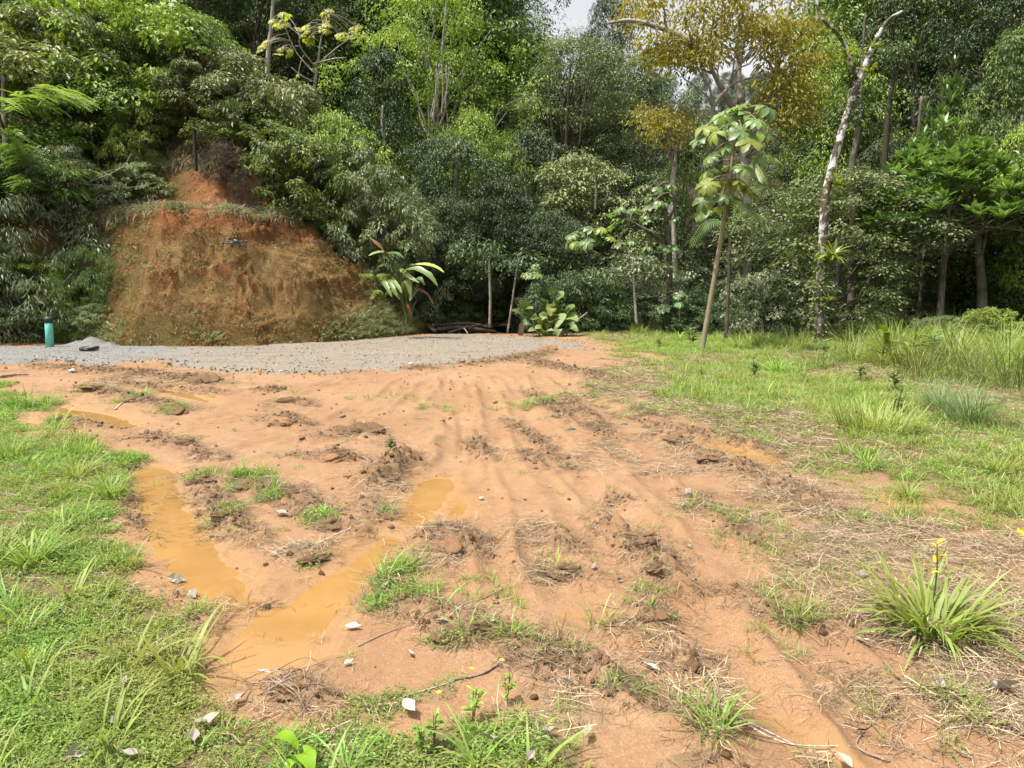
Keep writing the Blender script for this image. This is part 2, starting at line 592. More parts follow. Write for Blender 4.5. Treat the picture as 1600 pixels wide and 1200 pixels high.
GRASS = [  # polygon, edge softness
    [(-300, 590), (-60, 598), (25, 608), (75, 632), (60, 652), (95, 668), (140, 690), (180, 712), (196, 745), (190, 790), (225, 835), (245, 890), (278, 940), (310, 990), (330, 1030), (322, 1070), (250, 1200), (-300, 1300)],
    [(-200, 1090), (150, 1080), (320, 1080), (400, 1120), (480, 1140), (560, 1105), (640, 1150), (720, 1125), (830, 1130), (880, 1180), (900, 1260), (-200, 1300)],
    [(885, 518), (960, 540), (1010, 560), (960, 580), (950, 605), (990, 632), (1060, 655), (1150, 690), (1240, 715), (1300, 745), (1400, 770), (1500, 800), (1620, 835), (2000, 900), (2300, 560), (2000, 497), (1600, 492), (1200, 500)]]
GBLOBS = [(612, 905, 34, 45, .9), (640, 935, 60, 22, .8), (700, 1000, 45, 18, .9), (800, 1000, 35, 18, .9), (870, 1030, 60, 20, .8), (985, 1080, 60, 20, .8), (1085, 1110, 60, 25, .9), (1120, 1150, 30, 30, .9),
          (320, 745, 25, 14, .8), (385, 752, 38, 17, .9), (430, 775, 40, 16, .8), (505, 815, 38, 20, .8), (350, 805, 25, 16, .7), (495, 872, 28, 13, .7), (150, 608, 30, 6, .9), (205, 624, 22, 9, 1), (270, 642, 32, 7, .7),
          (285, 688, 28, 9, .7), (560, 668, 28, 6, .8), (845, 632, 60, 7, .5), (1250, 965, 50, 16, .7), (600, 795, 20, 10, .5), (880, 885, 40, 14, .5), (650, 880, 20, 25, .5), (1010, 640, 60, 12, .6), (900, 620, 50, 8, .5),
          (1190, 930, 30, 15, .5), (300, 960, 25, 15, .8), (470, 1060, 25, 18, .7), (1480, 1090, 90, 30, .5), (1560, 1130, 70, 40, .6), (1300, 880, 150, 60, .3), (1450, 890, 170, 45, .4), (1150, 815, 110, 40, .25), (1450, 815, 220, 25, .55), (850, 1110, 170, 45, .42), (1400, 1100, 150, 70, .35), (1000, 950, 90, 40, .2), (760, 930, 80, 30, .25), (1220, 1010, 90, 40, .25), (1080, 1190, 60, 20, .6), (1290, 1185, 40, 22, .8), (690, 1080, 50, 25, .5), (600, 1100, 60, 20, .7),
          (1450, 1000, 80, 30, .5), (790, 1010, 30, 20, .6), (545, 580, 4, 2, .1), (600, 620, 80, 5, .15), (690, 635, 60, 6, .2)]
STRAW = [[(1020, 680), (1180, 715), (1300, 750), (1420, 785), (1620, 830), (1900, 900), (1900, 1300), (1560, 1240), (1430, 1120), (1330, 1010), (1230, 900), (1150, 840), (1080, 780), (1000, 710)]]
SBLOBS = [(600, 770, 45, 40, .7), (1010, 870, 45, 40, .8), (860, 890, 60, 20, .7), (1080, 1050, 80, 60, .6), (840, 830, 60, 30, .4), (690, 860, 70, 30, .5), (950, 720, 80, 40, .35), (980, 600, 80, 20, .6), (700, 960, 80, 30, .6),
          (900, 1060, 120, 40, .6), (340, 820, 40, 30, .5), (470, 860, 50, 20, .4), (500, 1100, 60, 30, .6), (420, 1110, 50, 30, .6), (300, 960, 40, 25, .6), (860, 1120, 120, 50, .45), (1350, 1080, 120, 60, .3), (560, 680, 60, 15, .4), (250, 590, 120, 12, .4)]
GRAVEL = [(-900, 552), (-300, 541), (0, 541), (100, 540), (200, 541), (400, 541), (560, 532), (640, 525), (700, 522), (780, 524), (850, 528), (905, 536), (930, 548), (890, 548), (850, 549), (800, 556), (740, 566), (700, 571), (620, 580), (500, 585), (420, 585), (350, 581), (300, 574), (250, 566), (190, 566), (150, 572), (80, 562), (0, 570), (-300, 580), (-900, 590)]

W_RIDGES = [(Gs(p), w, h) for p, w, h in RIDGES]
W_RUTS = [(Gs(p), w, h) for p, w, h in RUTS]
W_PUD = [Gs(p) for p in PUDDLES]
TRACKS = [[(800, 585), (830, 640), (900, 720), (1000, 830), (1080, 960), (1160, 1070), (1260, 1170), (1340, 1260)], [(840, 590), (900, 650), (1010, 740), (1150, 880), (1300, 1040), (1400, 1160), (1480, 1260)], [(760, 590), (770, 680), (820, 800), (880, 900), (960, 990), (1040, 1080)],
          [(700, 590), (712, 660), (690, 735), (600, 850), (480, 1000), (400, 1060)], [(640, 590), (560, 640), (420, 690), (250, 730)], [(560, 590), (400, 640), (240, 660), (100, 640)], [(680, 590), (600, 660), (480, 700), (330, 740)], [(720, 590), (740, 700), (760, 830), (800, 960)], [(530, 595), (380, 620), (220, 628)],
          [(780, 590), (860, 700), (960, 800), (1050, 900)]]
W_TRACKS = [Gs(spline(np.array(p, float), 4 * len(p))) for p in TRACKS]
W_WET = [Gs(p) for p in WETS]
W_GRASS = [Gs(p) for p in GRASS]
W_STRAW = [Gs(p) for p in STRAW]
W_GRAVEL = Gs(GRAVEL)
WATER_Z = -0.03

def blob_w(x, y, u, v, ru, rv):
    cx, cy = G(u, v)
    ex = ru / FPX * cy
    ey = abs(G(u, v - rv)[1] - G(u, v + rv)[1]) / 2
    return np.exp(-((x - cx) / ex) ** 2 - ((y - cy) / ey) ** 2)

def ridge_w(x, y):
    """height and churned weight of the spoil ridges"""
    h = np.zeros(x.shape)
    s = np.zeros(x.shape)
    for i, (p, w, hh) in enumerate(W_RIDGES):
        lo, hi = p.min(0) - 1.2, p.max(0) + 1.2
        m = (x > lo[0]) & (x < hi[0]) & (y > lo[1]) & (y < hi[1])
        if not m.any():
            continue
        xm, ym = x[m], y[m]
        d, t = pl_dist(xm, ym, p)
        d = d + (fbm(xm * 5, ym * 5, 40 + i, 3) - .5) * w * 1.3
        k = np.exp(-(np.maximum(d, 0) / w) ** 2 * 1.2) * (0.45 + 0.55 * np.sin(np.pi * np.clip(t * .9 + .05, 0, 1)))
        lump = 0.25 + 1.5 * fbm(xm * 9, ym * 9, 70 + i, 4) ** 1.5
        h[m] = np.maximum(h[m], .72 * hh * k * lump)
        s[m] = np.maximum(s[m], np.exp(-(np.maximum(d, 0) / (w * 1.25)) ** 2) * (0.5 + 0.5 * np.sin(np.pi * t)))
    return h, s

def puddle_w(x, y):
    w = np.full(x.shape, -9.0)
    for p in W_PUD:
        lo, hi = p.min(0) - 1.0, p.max(0) + 1.0
        m = (x > lo[0]) & (x < hi[0]) & (y > lo[1]) & (y < hi[1])
        if m.any():
            w[m] = np.maximum(w[m], sdf(x[m], y[m], p))
    return w

def rut_w(x, y):
    r = np.zeros(x.shape)
    for p, w, h in W_RUTS:
        lo, hi = p.min(0) - 1.0, p.max(0) + 1.0
        m = (x > lo[0]) & (x < hi[0]) & (y > lo[1]) & (y < hi[1])
        if m.any():
            d, _ = pl_dist(x[m], y[m], p)
            r[m] += h * np.exp(-(d / w) ** 2)
    return r

def track_w(x, y):
    """tyre tracks: height and churned shoulder weight"""
    h = np.zeros(x.shape)
    s = np.zeros(x.shape)
    for i, p in enumerate(W_TRACKS):
        lo, hi = p.min(0) - .6, p.max(0) + .6
        m = (x > lo[0]) & (x < hi[0]) & (y > lo[1]) & (y < hi[1])
        if not m.any():
            continue
        xm, ym = x[m], y[m]
        d, t = pl_dist(xm, ym, p)
        L = np.sum(np.linalg.norm(np.diff(p, axis=0), axis=1))
        d = np.abs(d + (fbm(xm * 1.5, ym * 1.5, 150 + i, 2) - .5) * .12)
        nz = sstep(.35, .65, fbm(xm * 2.2, ym * 2.2, 160 + i, 3))
        lug = np.sin(t * L / .085 * 6.283 + d * 14) * .005 * np.exp(-(d / .09) ** 2) * nz
        sh = np.exp(-((d - .17) / .045) ** 2) * (.35 + .9 * fbm(xm * 7, ym * 7, 170 + i, 3)) * nz
        h[m] += -.024 * np.exp(-(d / .13) ** 4) * (.4 + .6 * nz) + lug + .028 * sh
        s[m] = np.maximum(s[m], .55 * sh)
    return h, s

def grass_w(x, y):
    g = np.zeros(x.shape)
    amp = 0.12 * np.clip(y, 2, 14)
    nz = (fbm(x * 1.6, y * 1.6, 11, 4) - .5)
    for i, p in enumerate(W_GRASS):
        s = sdf(x, y, p) + nz * amp * 1.6
        e = .75 if i == 2 else 0
        g = np.maximum(g, sstep(-.05 - e, .05 + .02 * y + e, s))
    for (u, v, ru, rv, a) in GBLOBS:
        g = np.maximum(g, a * sstep(.25, .75, blob_w(x, y, u, v, ru, rv) + (fbm(x * 6, y * 6, 19, 2) - .5) * .6))
    return g

def straw_w(x, y):
    g = np.zeros(x.shape)
    nz = (fbm(x * 1.8, y * 1.8, 23, 4) - .5)
    for p in W_STRAW:
        g = np.maximum(g, sstep(-.2, .7, sdf(x, y, p) + nz * 1.4))
    for (u, v, ru, rv, a) in SBLOBS:
        g = np.maximum(g, a * sstep(.2, .8, blob_w(x, y, u, v, ru, rv) + nz * .6))
    return g

def TG(x, y, full=False):
    """ground height (without the cut bank)"""
    x, y = np.asarray(x, float), np.asarray(y, float)
    z = 0.035 * (fbm(x * .6, y * .6, 1, 3) - .5) + 0.030 * (fbm(x * 2.6, y * 2.6, 2, 4) - .5) + .020 * (fbm(x * 11, y * 11, 3, 4) - .5)
    z = z + .035 * np.maximum(fbm(x * 1.4 + y * .5, y * .9, 5, 3) - .5, 0) * fbm(x * 7, y * 7, 6, 3)
    rh, rs = ridge_w(x, y)
    th, ts = track_w(x, y)
    z = z + rh - rut_w(x, y) + th
    rs = np.maximum(rs, ts)
    pw = puddle_w(x, y) + (fbm(x * 4, y * 4, 31, 3) - .5) * .10 + (fbm(x * 17, y * 17, 32, 3) - .5) * .07
    k = sstep(-.22, 0.0, pw)
    z = z * (1 - k) + k * (WATER_Z - .035 * sstep(-.02, .2, pw))
    back = np.maximum(y - 31, 0)
    z = z + np.where(back > 0, back * .42 * (1 - np.exp(-back / 6)), 0) * sstep(140, 60, y) + np.where(y > 60, np.minimum(y - 60, 60) * .1, 0)
    z = z - .35 * sstep(22.5, 25, y) * sstep(33, 29, y)
    if full:
        return z, rs, pw
    return z

BANK = np.array([(-60, 17.5), (-26, 18.6), (-14, 19.4), (-12.2, 19.5), G(130, 536), G(200, 542), G(300, 541), G(400, 540), G(500, 535), G(570, 530), G(630, 525), (G(645, 523)[0], G(645, 523)[1] + .8), (-3.0, 25), (-3.6, 29), (-5, 40), (-9, 70), (-60, 75)], float)
FRONT = BANK[:10]
FLANK = BANK[9:17]
PROF_D = [-1, -.25, 0, .35, 1.75, 2.1, 3.1, 3.4, 4.2, 5.6, 15, 30, 60]
PROF_Z = [-.4, -.2, 0, .7, 3.25, 3.5, 3.75, 4.0, 5.1, 6.5, 13.5, 23, 32]

SCRAPES = []
SCRAPE_PX = [[(145, 443), (230, 440), (290, 438), (330, 432), (380, 412)], [(250, 335), (300, 375), (345, 410), (354, 430)], [(430, 462), (480, 450), (540, 441)], [(345, 428), (400, 455), (432, 465)], [(362, 388), (400, 372), (424, 362)],
             [(350, 530), (400, 520), (428, 509)], [(190, 385), (240, 400), (265, 440), (272, 462)], [(432, 465), (470, 500), (500, 530)], [(390, 430), (370, 455), (385, 500)]]
def scrape_w(x, z):
    w = np.zeros(x.shape)
    for p in SCRAPES:
        lo, hi = p.min(0) - .4, p.max(0) + .4
        m = (x > lo[0]) & (x < hi[0]) & (z > lo[1]) & (z < hi[1])
        if m.any():
            dd = pl_dist(x[m] + .12 * (fbm(x[m] * 3, z[m] * 3, 63, 3) - .5), z[m] + .12 * (fbm(x[m] * 3, z[m] * 3, 64, 3) - .5), p)[0]
            w[m] = np.maximum(w[m], np.exp(-(dd / .06) ** 2))
    return w

def TH(x, y, full=False):
    """cut bank and the slope above it; below the ground where there is none"""
    x, y = np.asarray(x, float), np.asarray(y, float)
    d0 = sdf(x, y, BANK)
    df = pl_dist(x, y, FRONT)[0]
    dk = pl_dist(x, y, FLANK)[0]
    dk = .56 * dk + .75 * np.maximum(dk - 3.3, 0)
    hm = np.clip(.5 + .5 * (dk - df) / .25, 0, 1)
    din = dk * (1 - hm) + df * hm - .25 * hm * (1 - hm)
    d = np.where(d0 > 0, np.maximum(np.minimum(din, d0), 0), d0)
    # the lip sinks towards its end
    n = fbm(x * .9, y * .9, 51, 3) - .5
    zq = np.interp(d, PROF_D, PROF_Z)
    n2 = fbm(x * 2.3 + .3 * y, zq * 2.6 + .5 * y, 52, 4) - .5
    dd = d + np.where(d > .02, n * .7 * sstep(0, .8, d) + n2 * .20 * sstep(0, .3, d), 0)
    z = np.interp(dd, PROF_D, PROF_Z)
    rill = np.abs(fbm(x * 1.3 + n * 2, y * 1.3 + z * .9, 57, 3) - .5)
    face = sstep(.05, .4, d) * sstep(2.4, 1.6, d)
    z = z - face * .10 * np.exp(-(rill / .03) ** 2) + .05 * (fbm(x * 8, y * 8 + z * 4, 58, 4) - .5) * sstep(0, .2, d)
    z = z + face * .14 * sstep(.45, .65, fbm(x * .35 + 3, z * 1.1 + x * .15, 59, 2))
    if SCRAPES:
        z = z + face * .24 * scrape_w(x, z)
    if full:
        return z, d
    return z

def HH(x, y):
    return np.maximum(TG(x, y), TH(x, y))

def ray_hill(u, v, y0=14.0, y1=60.0):
    """where a line of sight first meets the slope"""
    ys = np.arange(y0, y1, .04)
    a = P3(u, v, 1.0)
    b = P3(u, v, 2.0)
    pts = a[None, :] + (b - a)[None, :] * (ys - 1)[:, None]
    h = HH(pts[:, 0], pts[:, 1])
    k = np.argmax(pts[:, 2] < h)
    return np.array([pts[k, 0], pts[k, 1], h[k]])

_sc = [np.array([ray_hill(u, v, 16.5)[[0, 2]] for u, v in l]) for l in SCRAPE_PX]
SCRAPES.extend(_sc)

# ------------------------------------------------------------------ ground sheet
def grid_faces(nr, nc):
    i = np.arange(nr - 1)[:, None] * nc
    j = np.arange(nc - 1)[None, :]
    return np.stack([i + j, i + j + 1, i + nc + j + 1, i + nc + j], -1).reshape(-1, 4)

rows = [-30., -15, -7, -3, -1, .2, .9, 1.4]
q = 1.8
while q < 17: rows.append(q); q *= 1.0058
while q < 34: rows.append(q); q *= 1.012
while q < 400: rows.append(q); q *= 1.05
rows = np.array(rows)
NC = 620
sc = np.linspace(-1, 1, NC)
sc = .62 * sc + .38 * sc ** 3
gx = sc[None, :] * (1.25 * np.maximum(rows, 1.5) + 2.5)[:, None]
gy = np.broadcast_to(rows[:, None], gx.shape).copy()
gz, g_soil, g_pud = TG(gx, gy, True)
g_grass = grass_w(gx, gy)
g_straw = straw_w(gx, gy)
wet = sstep(-.35, .0, g_pud) * .8
for p in W_WET:
    wet = np.maximum(wet, sstep(-.12, .1, sdf(gx, gy, p) + (fbm(gx * 5, gy * 5, 61, 2) - .5) * .2))
wet = np.maximum(wet, np.clip(rut_w(gx, gy) * 12, 0, .45))
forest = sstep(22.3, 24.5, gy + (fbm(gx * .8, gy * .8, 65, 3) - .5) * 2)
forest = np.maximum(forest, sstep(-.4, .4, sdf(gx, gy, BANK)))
mask = np.stack([np.clip(g_soil, 0, 1), g_grass, np.clip(wet, 0, 1), forest], -1).reshape(-1, 4)

def ground_material():
    m, nt, out = new_mat("mud_and_turf_soil")
    p = geo_pos(nt)
    a = attr(nt, 'mask')
    sep = N(nt, "ShaderNodeSeparateColor")
    nt.links.new(a.outputs['Color'], sep.inputs[0])
    soil, grass, wetv, forestv = sep.outputs[0], sep.outputs[1], sep.outputs[2], a.outputs['Alpha']
    big = noise(nt, .55, 5, .6, p)
    mid = noise(nt, 4.5, 6, .65, p)
    fine = noise(nt, 55, 6, .75, p)
    grit = noise(nt, 130, 4, .75, p)
    mud = ramp(nt, big, [(.3, (.195, .104, .050)), (.5, (.250, .146, .075)), (.7, (.295, .192, .112))])
    mud = mixc(nt, ramp(nt, mid, [(.35, .55), (.7, 0.0)]), mud, (.205, .104, .050))
    mud = mixc(nt, ramp(nt, fine, [(.36, .75), (.52, 0.0)]), mud, (.175, .098, .05))
    mud = mixc(nt, ramp(nt, grit, [(.57, 0.0), (.66, .75)]), mud, (.40, .295, .195))
    mud = mixc(nt, ramp(nt, grit, [(.32, .85), (.42, 0.0)]), mud, (.11, .066, .038))
    dark = ramp(nt, fine, [(.3, (.105, .06, .034)), (.7, (.22, .13, .072))])
    sf = ramp(nt, math_n(nt, 'ADD', soil, math_n(nt, 'MULTIPLY', math_n(nt, 'SUBTRACT', mid, .5), .9)), [(.3, 0.0), (.85, .75)])
    col = mixc(nt, sf, mud, dark)
    silt = mixc(nt, mid, (.24, .13, .048), (.29, .165, .066))
    wf = ramp(nt, math_n(nt, 'ADD', wetv, math_n(nt, 'MULTIPLY', math_n(nt, 'SUBTRACT', mid, .5), .6)), [(.3, 0.0), (.9, .8)])
    col = mixc(nt, wf, col, silt)
    sa = attr(nt, 'straw').outputs['Fac']
    fib = N(nt, 'ShaderNodeMapping')
    fib.inputs['Rotation'].default_value = (0, 0, .6)
    fib.inputs['Scale'].default_value = (1, .22, 1)
    nt.links.new(p, fib.inputs[0])
    sfib = noise(nt, 70, 4, .7, fib.outputs[0], 1.2)
    col = mixc(nt, math_n(nt, 'MULTIPLY', ramp(nt, sfib, [(.48, 0.0), (.6, .6)]), sa), col, (.27, .205, .13))
    col = mixc(nt, math_n(nt, 'MULTIPLY', ramp(nt, sfib, [(.3, .5), (.42, 0.0)]), sa), col, (.12, .08, .05))
    turf = ramp(nt, mid, [(.35, (.07, .055, .028)), (.65, (.12, .095, .045))])
    gf = ramp(nt, math_n(nt, 'ADD', grass, math_n(nt, 'MULTIPLY', math_n(nt, 'SUBTRACT', mid, .5), .8)), [(.3, 0.0), (.8, .8)])
    col = mixc(nt, gf, col, turf)
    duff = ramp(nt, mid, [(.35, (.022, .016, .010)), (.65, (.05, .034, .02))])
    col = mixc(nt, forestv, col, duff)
    b = N(nt, "ShaderNodeBsdfPrincipled")
    nt.links.new(col, b.inputs['Base Color'])
    rg = ramp(nt, wf, [(0.0, .92), (1.0, .5)])
    nt.links.new(rg, b.inputs['Roughness'])
    b.inputs['Specular IOR Level'].default_value = .25
    hsum = math_n(nt, 'ADD', math_n(nt, 'MULTIPLY', fine, .6), math_n(nt, 'ADD', math_n(nt, 'MULTIPLY', mid, 1.2), math_n(nt, 'MULTIPLY', grit, .3)))
    bp = N(nt, "ShaderNodeBump")
    bp.inputs['Strength'].default_value = .55
    bp.inputs['Distance'].default_value = .03
    nt.links.new(hsum, bp.inputs['Height'])
    nt.links.new(bp.outputs[0], b.inputs['Normal'])
    nt.links.new(b.outputs[0], out.inputs[0])
    return m

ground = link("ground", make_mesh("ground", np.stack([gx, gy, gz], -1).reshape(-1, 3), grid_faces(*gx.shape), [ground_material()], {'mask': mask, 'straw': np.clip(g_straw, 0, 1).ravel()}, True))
tag(ground, "orange clay ground torn by tyre ruts, with turf at its edges", None, None, 'structure')

# ------------------------------------------------------------------ cut bank and slope
def hill_material():
    m, nt, out = new_mat("cut_bank_soil")
    p = geo_pos(nt)
    a = attr(nt, 'mask')
    sep = N(nt, "ShaderNodeSeparateColor")
    nt.links.new(a.outputs['Color'], sep.inputs[0])
    face, green, red = sep.outputs[0], sep.outputs[1], sep.outputs[2]
    mp = N(nt, "ShaderNodeMapping")
    mp.inputs['Rotation'].default_value = (0, .5, 0)
    mp.inputs['Scale'].default_value = (1.0, 1.0, 1.15)
    nt.links.new(p, mp.inputs[0])
    big = noise(nt, .7, 5, .6, p)
    mid = noise(nt, 3.5, 7, .7, mp.outputs[0], .4)
    fine = noise(nt, 26, 6, .75, mp.outputs[0], .5)
    brown = ramp(nt, fine, [(.28, (.05, .031, .012)), (.5, (.175, .112, .042)), (.72, (.29, .195, .085))])
    orange = ramp(nt, fine, [(.28, (.07, .028, .010)), (.5, (.20, .085, .032)), (.75, (.30, .155, .068))])
    olive = ramp(nt, fine, [(.3, (.03, .026, .007)), (.7, (.14, .11, .032))])
    col = mixc(nt, ramp(nt, math_n(nt, 'ADD', math_n(nt, 'MULTIPLY', red, .5), math_n(nt, 'MULTIPLY', mid, .8)), [(.45, 0.0), (.75, 1.0)]), brown, orange)
    col = mixc(nt, ramp(nt, math_n(nt, 'ADD', math_n(nt, 'MULTIPLY', green, .5), math_n(nt, 'MULTIPLY', big, .7)), [(.42, 0.0), (.75, .75)]), col, olive)
    duff = ramp(nt, mid, [(.35, (.03, .022, .012)), (.65, (.07, .05, .026))])
    col = mixc(nt, face, duff, col)
    b = N(nt, "ShaderNodeBsdfPrincipled")
    nt.links.new(col, b.inputs['Base Color'])
    b.inputs['Roughness'].default_value = .95
    b.inputs['Specular IOR Level'].default_value = .15
    bp = N(nt, "ShaderNodeBump")
    bp.inputs['Strength'].default_value = .9
    bp.inputs['Distance'].default_value = .07
    nt.links.new(math_n(nt, 'ADD', fine, mid), bp.inputs['Height'])
    nt.links.new(bp.outputs[0], b.inputs['Normal'])
    nt.links.new(b.outputs[0], out.inputs[0])
    return m

hx = np.concatenate([np.linspace(-60, -18, 30)[:-1], np.linspace(-18, -12, 50)[:-1], np.linspace(-12, -2.0, 330)])
hy = np.concatenate([np.linspace(9, 15.5, 16)[:-1], np.linspace(15.5, 23, 260)[:-1], np.linspace(23, 75, 90)])
hX, hY = np.meshgrid(hx, hy)
hZ, hD = TH(hX, hY, True)
facem = sstep(4.6, 3.9, hD + (fbm(hX * 1.2, hY * 1.2, 81, 3) - .5) * 1.2)
red = sstep(-.6, .4, np.maximum(sstep(1.0, 1.9, hD) * sstep(2.7, 2.0, hD), sstep(3.0, 3.6, hD) * sstep(4.6, 4.2, hD)) * 1.4 - .6 + (fbm(hX * .8, hY * .8 + hZ, 82, 3) - .5))
red = np.clip(red + 1.0 * scrape_w(hX, hZ) * (hD < 2), 0, 1)
green = np.clip(sstep(1.2, 0, hZ) + sstep(-4.6, -3.4, hX) * .8 + sstep(-9, -10.5, hX), 0, 1)
hmask = np.stack([facem, green, red, np.ones_like(hX)], -1).reshape(-1, 4)
HF = grid_faces(*hX.shape)
keep = (hD.reshape(-1)[HF].max(1) > -.3)
hill = link("hill", make_mesh("hill", np.stack([hX, hY, hZ], -1).reshape(-1, 3), HF[keep], [hill_material()], {'mask': hmask}, True))
tag(hill, "steep cut clay bank with a mossy slope above it", None, None, 'structure')

# ------------------------------------------------------------------ gravel pad
def gravel_material(name, tint=(1, 1, 1)):
    m, nt, out = new_mat(name)
    p = geo_pos(nt)
    big = noise(nt, .5, 4, .6, p)
    vo = N(nt, "ShaderNodeTexVoronoi")
    vo.inputs['Scale'].default_value = 60
    nt.links.new(p, vo.inputs['Vector'])
    sep = N(nt, "ShaderNodeSeparateColor")
    nt.links.new(vo.outputs['Color'], sep.inputs[0])
    col = ramp(nt, sep.outputs[0], [(0, (.08, .067, .052)), (.5, (.180, .150, .113)), (1, (.29, .25, .195))])
    sx = N(nt, "ShaderNodeSeparateXYZ")
    nt.links.new(p, sx.inputs[0])
    col = mixc(nt, ramp(nt, big, [(.35, .6), (.65, 0.0)]), col, (.20, .155, .105))
    bl = N(nt, "ShaderNodeMapRange")
    bl.inputs[1].default_value, bl.inputs[2].default_value = -5.5, -9.0
    nt.links.new(sx.outputs[0], bl.inputs[0])
    col = mixc(nt, math_n(nt, 'MULTIPLY', bl.outputs[0], .6), col, (.125, .145, .155))
    st = N(nt, "ShaderNodeMapping")
    st.inputs['Scale'].default_value = (.3, 2.2, 1)
    nt.links.new(p, st.inputs[0])
    col = mixc(nt, ramp(nt, noise(nt, 1.5, 5, .6, st.outputs[0]), [(.5, 0.0), (.7, .55)]), col, (.085, .075, .065))
    b = N(nt, "ShaderNodeBsdfPrincipled")
    nt.links.new(col, b.inputs['Base Color'])
    b.inputs['Roughness'].default_value = .85
    bp = N(nt, "ShaderNodeBump")
    bp.inputs['Strength'].default_value = .8
    bp.inputs['Distance'].default_value = .02
    nt.links.new(vo.outputs['Distance'], bp.inputs['Height'])
    nt.links.new(bp.outputs[0], b.inputs['Normal'])
    nt.links.new(b.outputs[0], out.inputs[0])
    return m

M_GRAVEL = gravel_material("crushed_gravel")
px = np.linspace(-26, 3.4, 560)
py = np.linspace(10.8, 23.2, 300)
pX, pY = np.meshgrid(px, py)
pS = sdf(pX, pY, W_GRAVEL) + (fbm(pX * 1.5, pY * 1.5, 91, 4) - .5) * 1.5
pZ = TG(pX, pY) * .3 + .05 * sstep(-.1, .35, pS) - .03 + .03 * (fbm(pX * 4, pY * 4, 92, 4) - .5) + .02 * (fbm(pX * 14, pY * 14, 93, 2) - .5)
pZ = np.where(pS < .0, TG(pX, pY) - .03 + pS * .1, pZ)
GF = grid_faces(*pX.shape)
GF = GF[pS.reshape(-1)[GF].max(1) > -.12]
gravel = link("gravel_pad", make_mesh("gravel_pad", np.stack([pX, pY, pZ], -1).reshape(-1, 3), GF, [M_GRAVEL], None, True))
tag(gravel, "grey gravel pad along the foot of the clay bank", None, None, 'structure')

# ------------------------------------------------------------------ puddles
def water_material():
    m, nt, out = new_mat("muddy_water")
    p = geo_pos(nt)
    col = ramp(nt, noise(nt, 2.5, 4, .6, p), [(.3, (.222, .122, .040)), (.7, (.268, .152, .054))])
    col = mixc(nt, ramp(nt, noise(nt, 30, 4, .6, p), [(.6, 0.0), (.75, .4)]), col, (.20, .108, .038))
    b = N(nt, "ShaderNodeBsdfPrincipled")
    nt.links.new(col, b.inputs['Base Color'])
    b.inputs['Roughness'].default_value = .05
    b.inputs['IOR'].default_value = 1.33
    b.inputs['Specular IOR Level'].default_value = .5
    bp = N(nt, "ShaderNodeBump")
    bp.inputs['Strength'].default_value = .08
    bp.inputs['Distance'].default_value = .01
    nt.links.new(noise(nt, 9, 3, .5, p), bp.inputs['Height'])
    nt.links.new(bp.outputs[0], b.inputs['Normal'])
    nt.links.new(b.outputs[0], out.inputs[0])
    return m

M_WATER = water_material()
for pi_, p in enumerate(W_PUD):
    lo, hi = p.min(0) - .12, p.max(0) + .12
    ux, uy = np.meshgrid(np.linspace(lo[0], hi[0], 50), np.linspace(lo[1], hi[1], 50))
    s = sdf(ux, uy, p)
    F = grid_faces(50, 50)
    F = F[s.reshape(-1)[F].max(1) > -.10]
    V = np.stack([ux, uy, np.full_like(ux, WATER_Z - .0012 * pi_)], -1).reshape(-1, 3)
    used = np.unique(F)
    rem = np.full(len(V), -1)
    rem[used] = np.arange(len(used))
    tag(link("puddle", make_mesh("puddle", V[used], rem[F], [M_WATER], None, True)), "ochre muddy water standing in a tyre rut", None, None, 'structure')
# ------------------------------------------------------------------ vegetation: colours
M_DARK = leaf_mat("leaf_dark_green", (0.0278, 0.04864, 0.01819), (0.05693, 0.09307, 0.03239), (0.1139, 0.1587, 0.0544), 0.20, .48, .3)  # dark leaf green, deepened further to put forest shade into the colour
M_SHADE = leaf_mat("leaf_painted_shade", (0.02001, 0.03346, 0.01066), (0.04202, 0.06524, 0.0205), (0.09004, 0.1129, 0.041), .18, .45, .35)  # darker leaf copy; shade of the inner forest and hollows painted into its colour
M_MID = leaf_mat("leaf_mid_green", (0.06246, 0.0971, 0.0274), (0.1191, 0.1742, 0.0457), (0.2233, 0.2738, 0.0762), 0.24, .48, .3)
M_LIME = leaf_mat("leaf_lime_green", (0.1161, 0.1776, 0.03288), (0.2186, 0.3074, 0.05484), (0.3826, 0.4577, 0.1007), 0.27, .48, .3)
M_OLIVE = leaf_mat("leaf_olive", (0.08198, 0.1025, 0.0402), (0.1571, 0.1913, 0.0768), (0.2869, 0.3074, 0.1464), .23, .45, .38)
M_GREY = leaf_mat("leaf_grey_green", (0.064, 0.09099, 0.04721), (0.128, 0.1606, 0.07869), (0.2432, 0.2569, 0.1508), .2, .42, .45)
M_PALE = leaf_mat("leaf_pale_green", (0.07169, 0.1009, 0.04197), (0.1382, 0.1755, 0.07348), (0.2406, 0.2632, 0.1311), .24, .45, .4)
M_RUST = leaf_mat("leaf_rusty_gold", (.13, .12, .02), (.215, .195, .032), (.30, .285, .065), .42, .5, .3, (1.2, 1.05, .4))
M_DEADB = leaf_mat("leaf_dead_brown", (.05, .025, .014), (.12, .06, .035), (.20, .11, .06), .1, .8, .1, (1, .8, .6))
M_FEATH = leaf_mat("leaf_feathery", (0.0976, 0.1525, 0.0381), (0.183, 0.2684, 0.0686), (0.305, 0.3904, 0.122), .4, .5, .3)
M_BRIGHT = leaf_mat("leaf_bright_glossy", (.055, .095, .024), (.105, .165, .04), (.18, .245, .07), .33, .36, .5, (1.1, 1.2, .6))
M_CEC = leaf_mat("leaf_cecropia", (.10, .165, .05), (.165, .25, .085), (.25, .34, .14), .38, .4, .5)
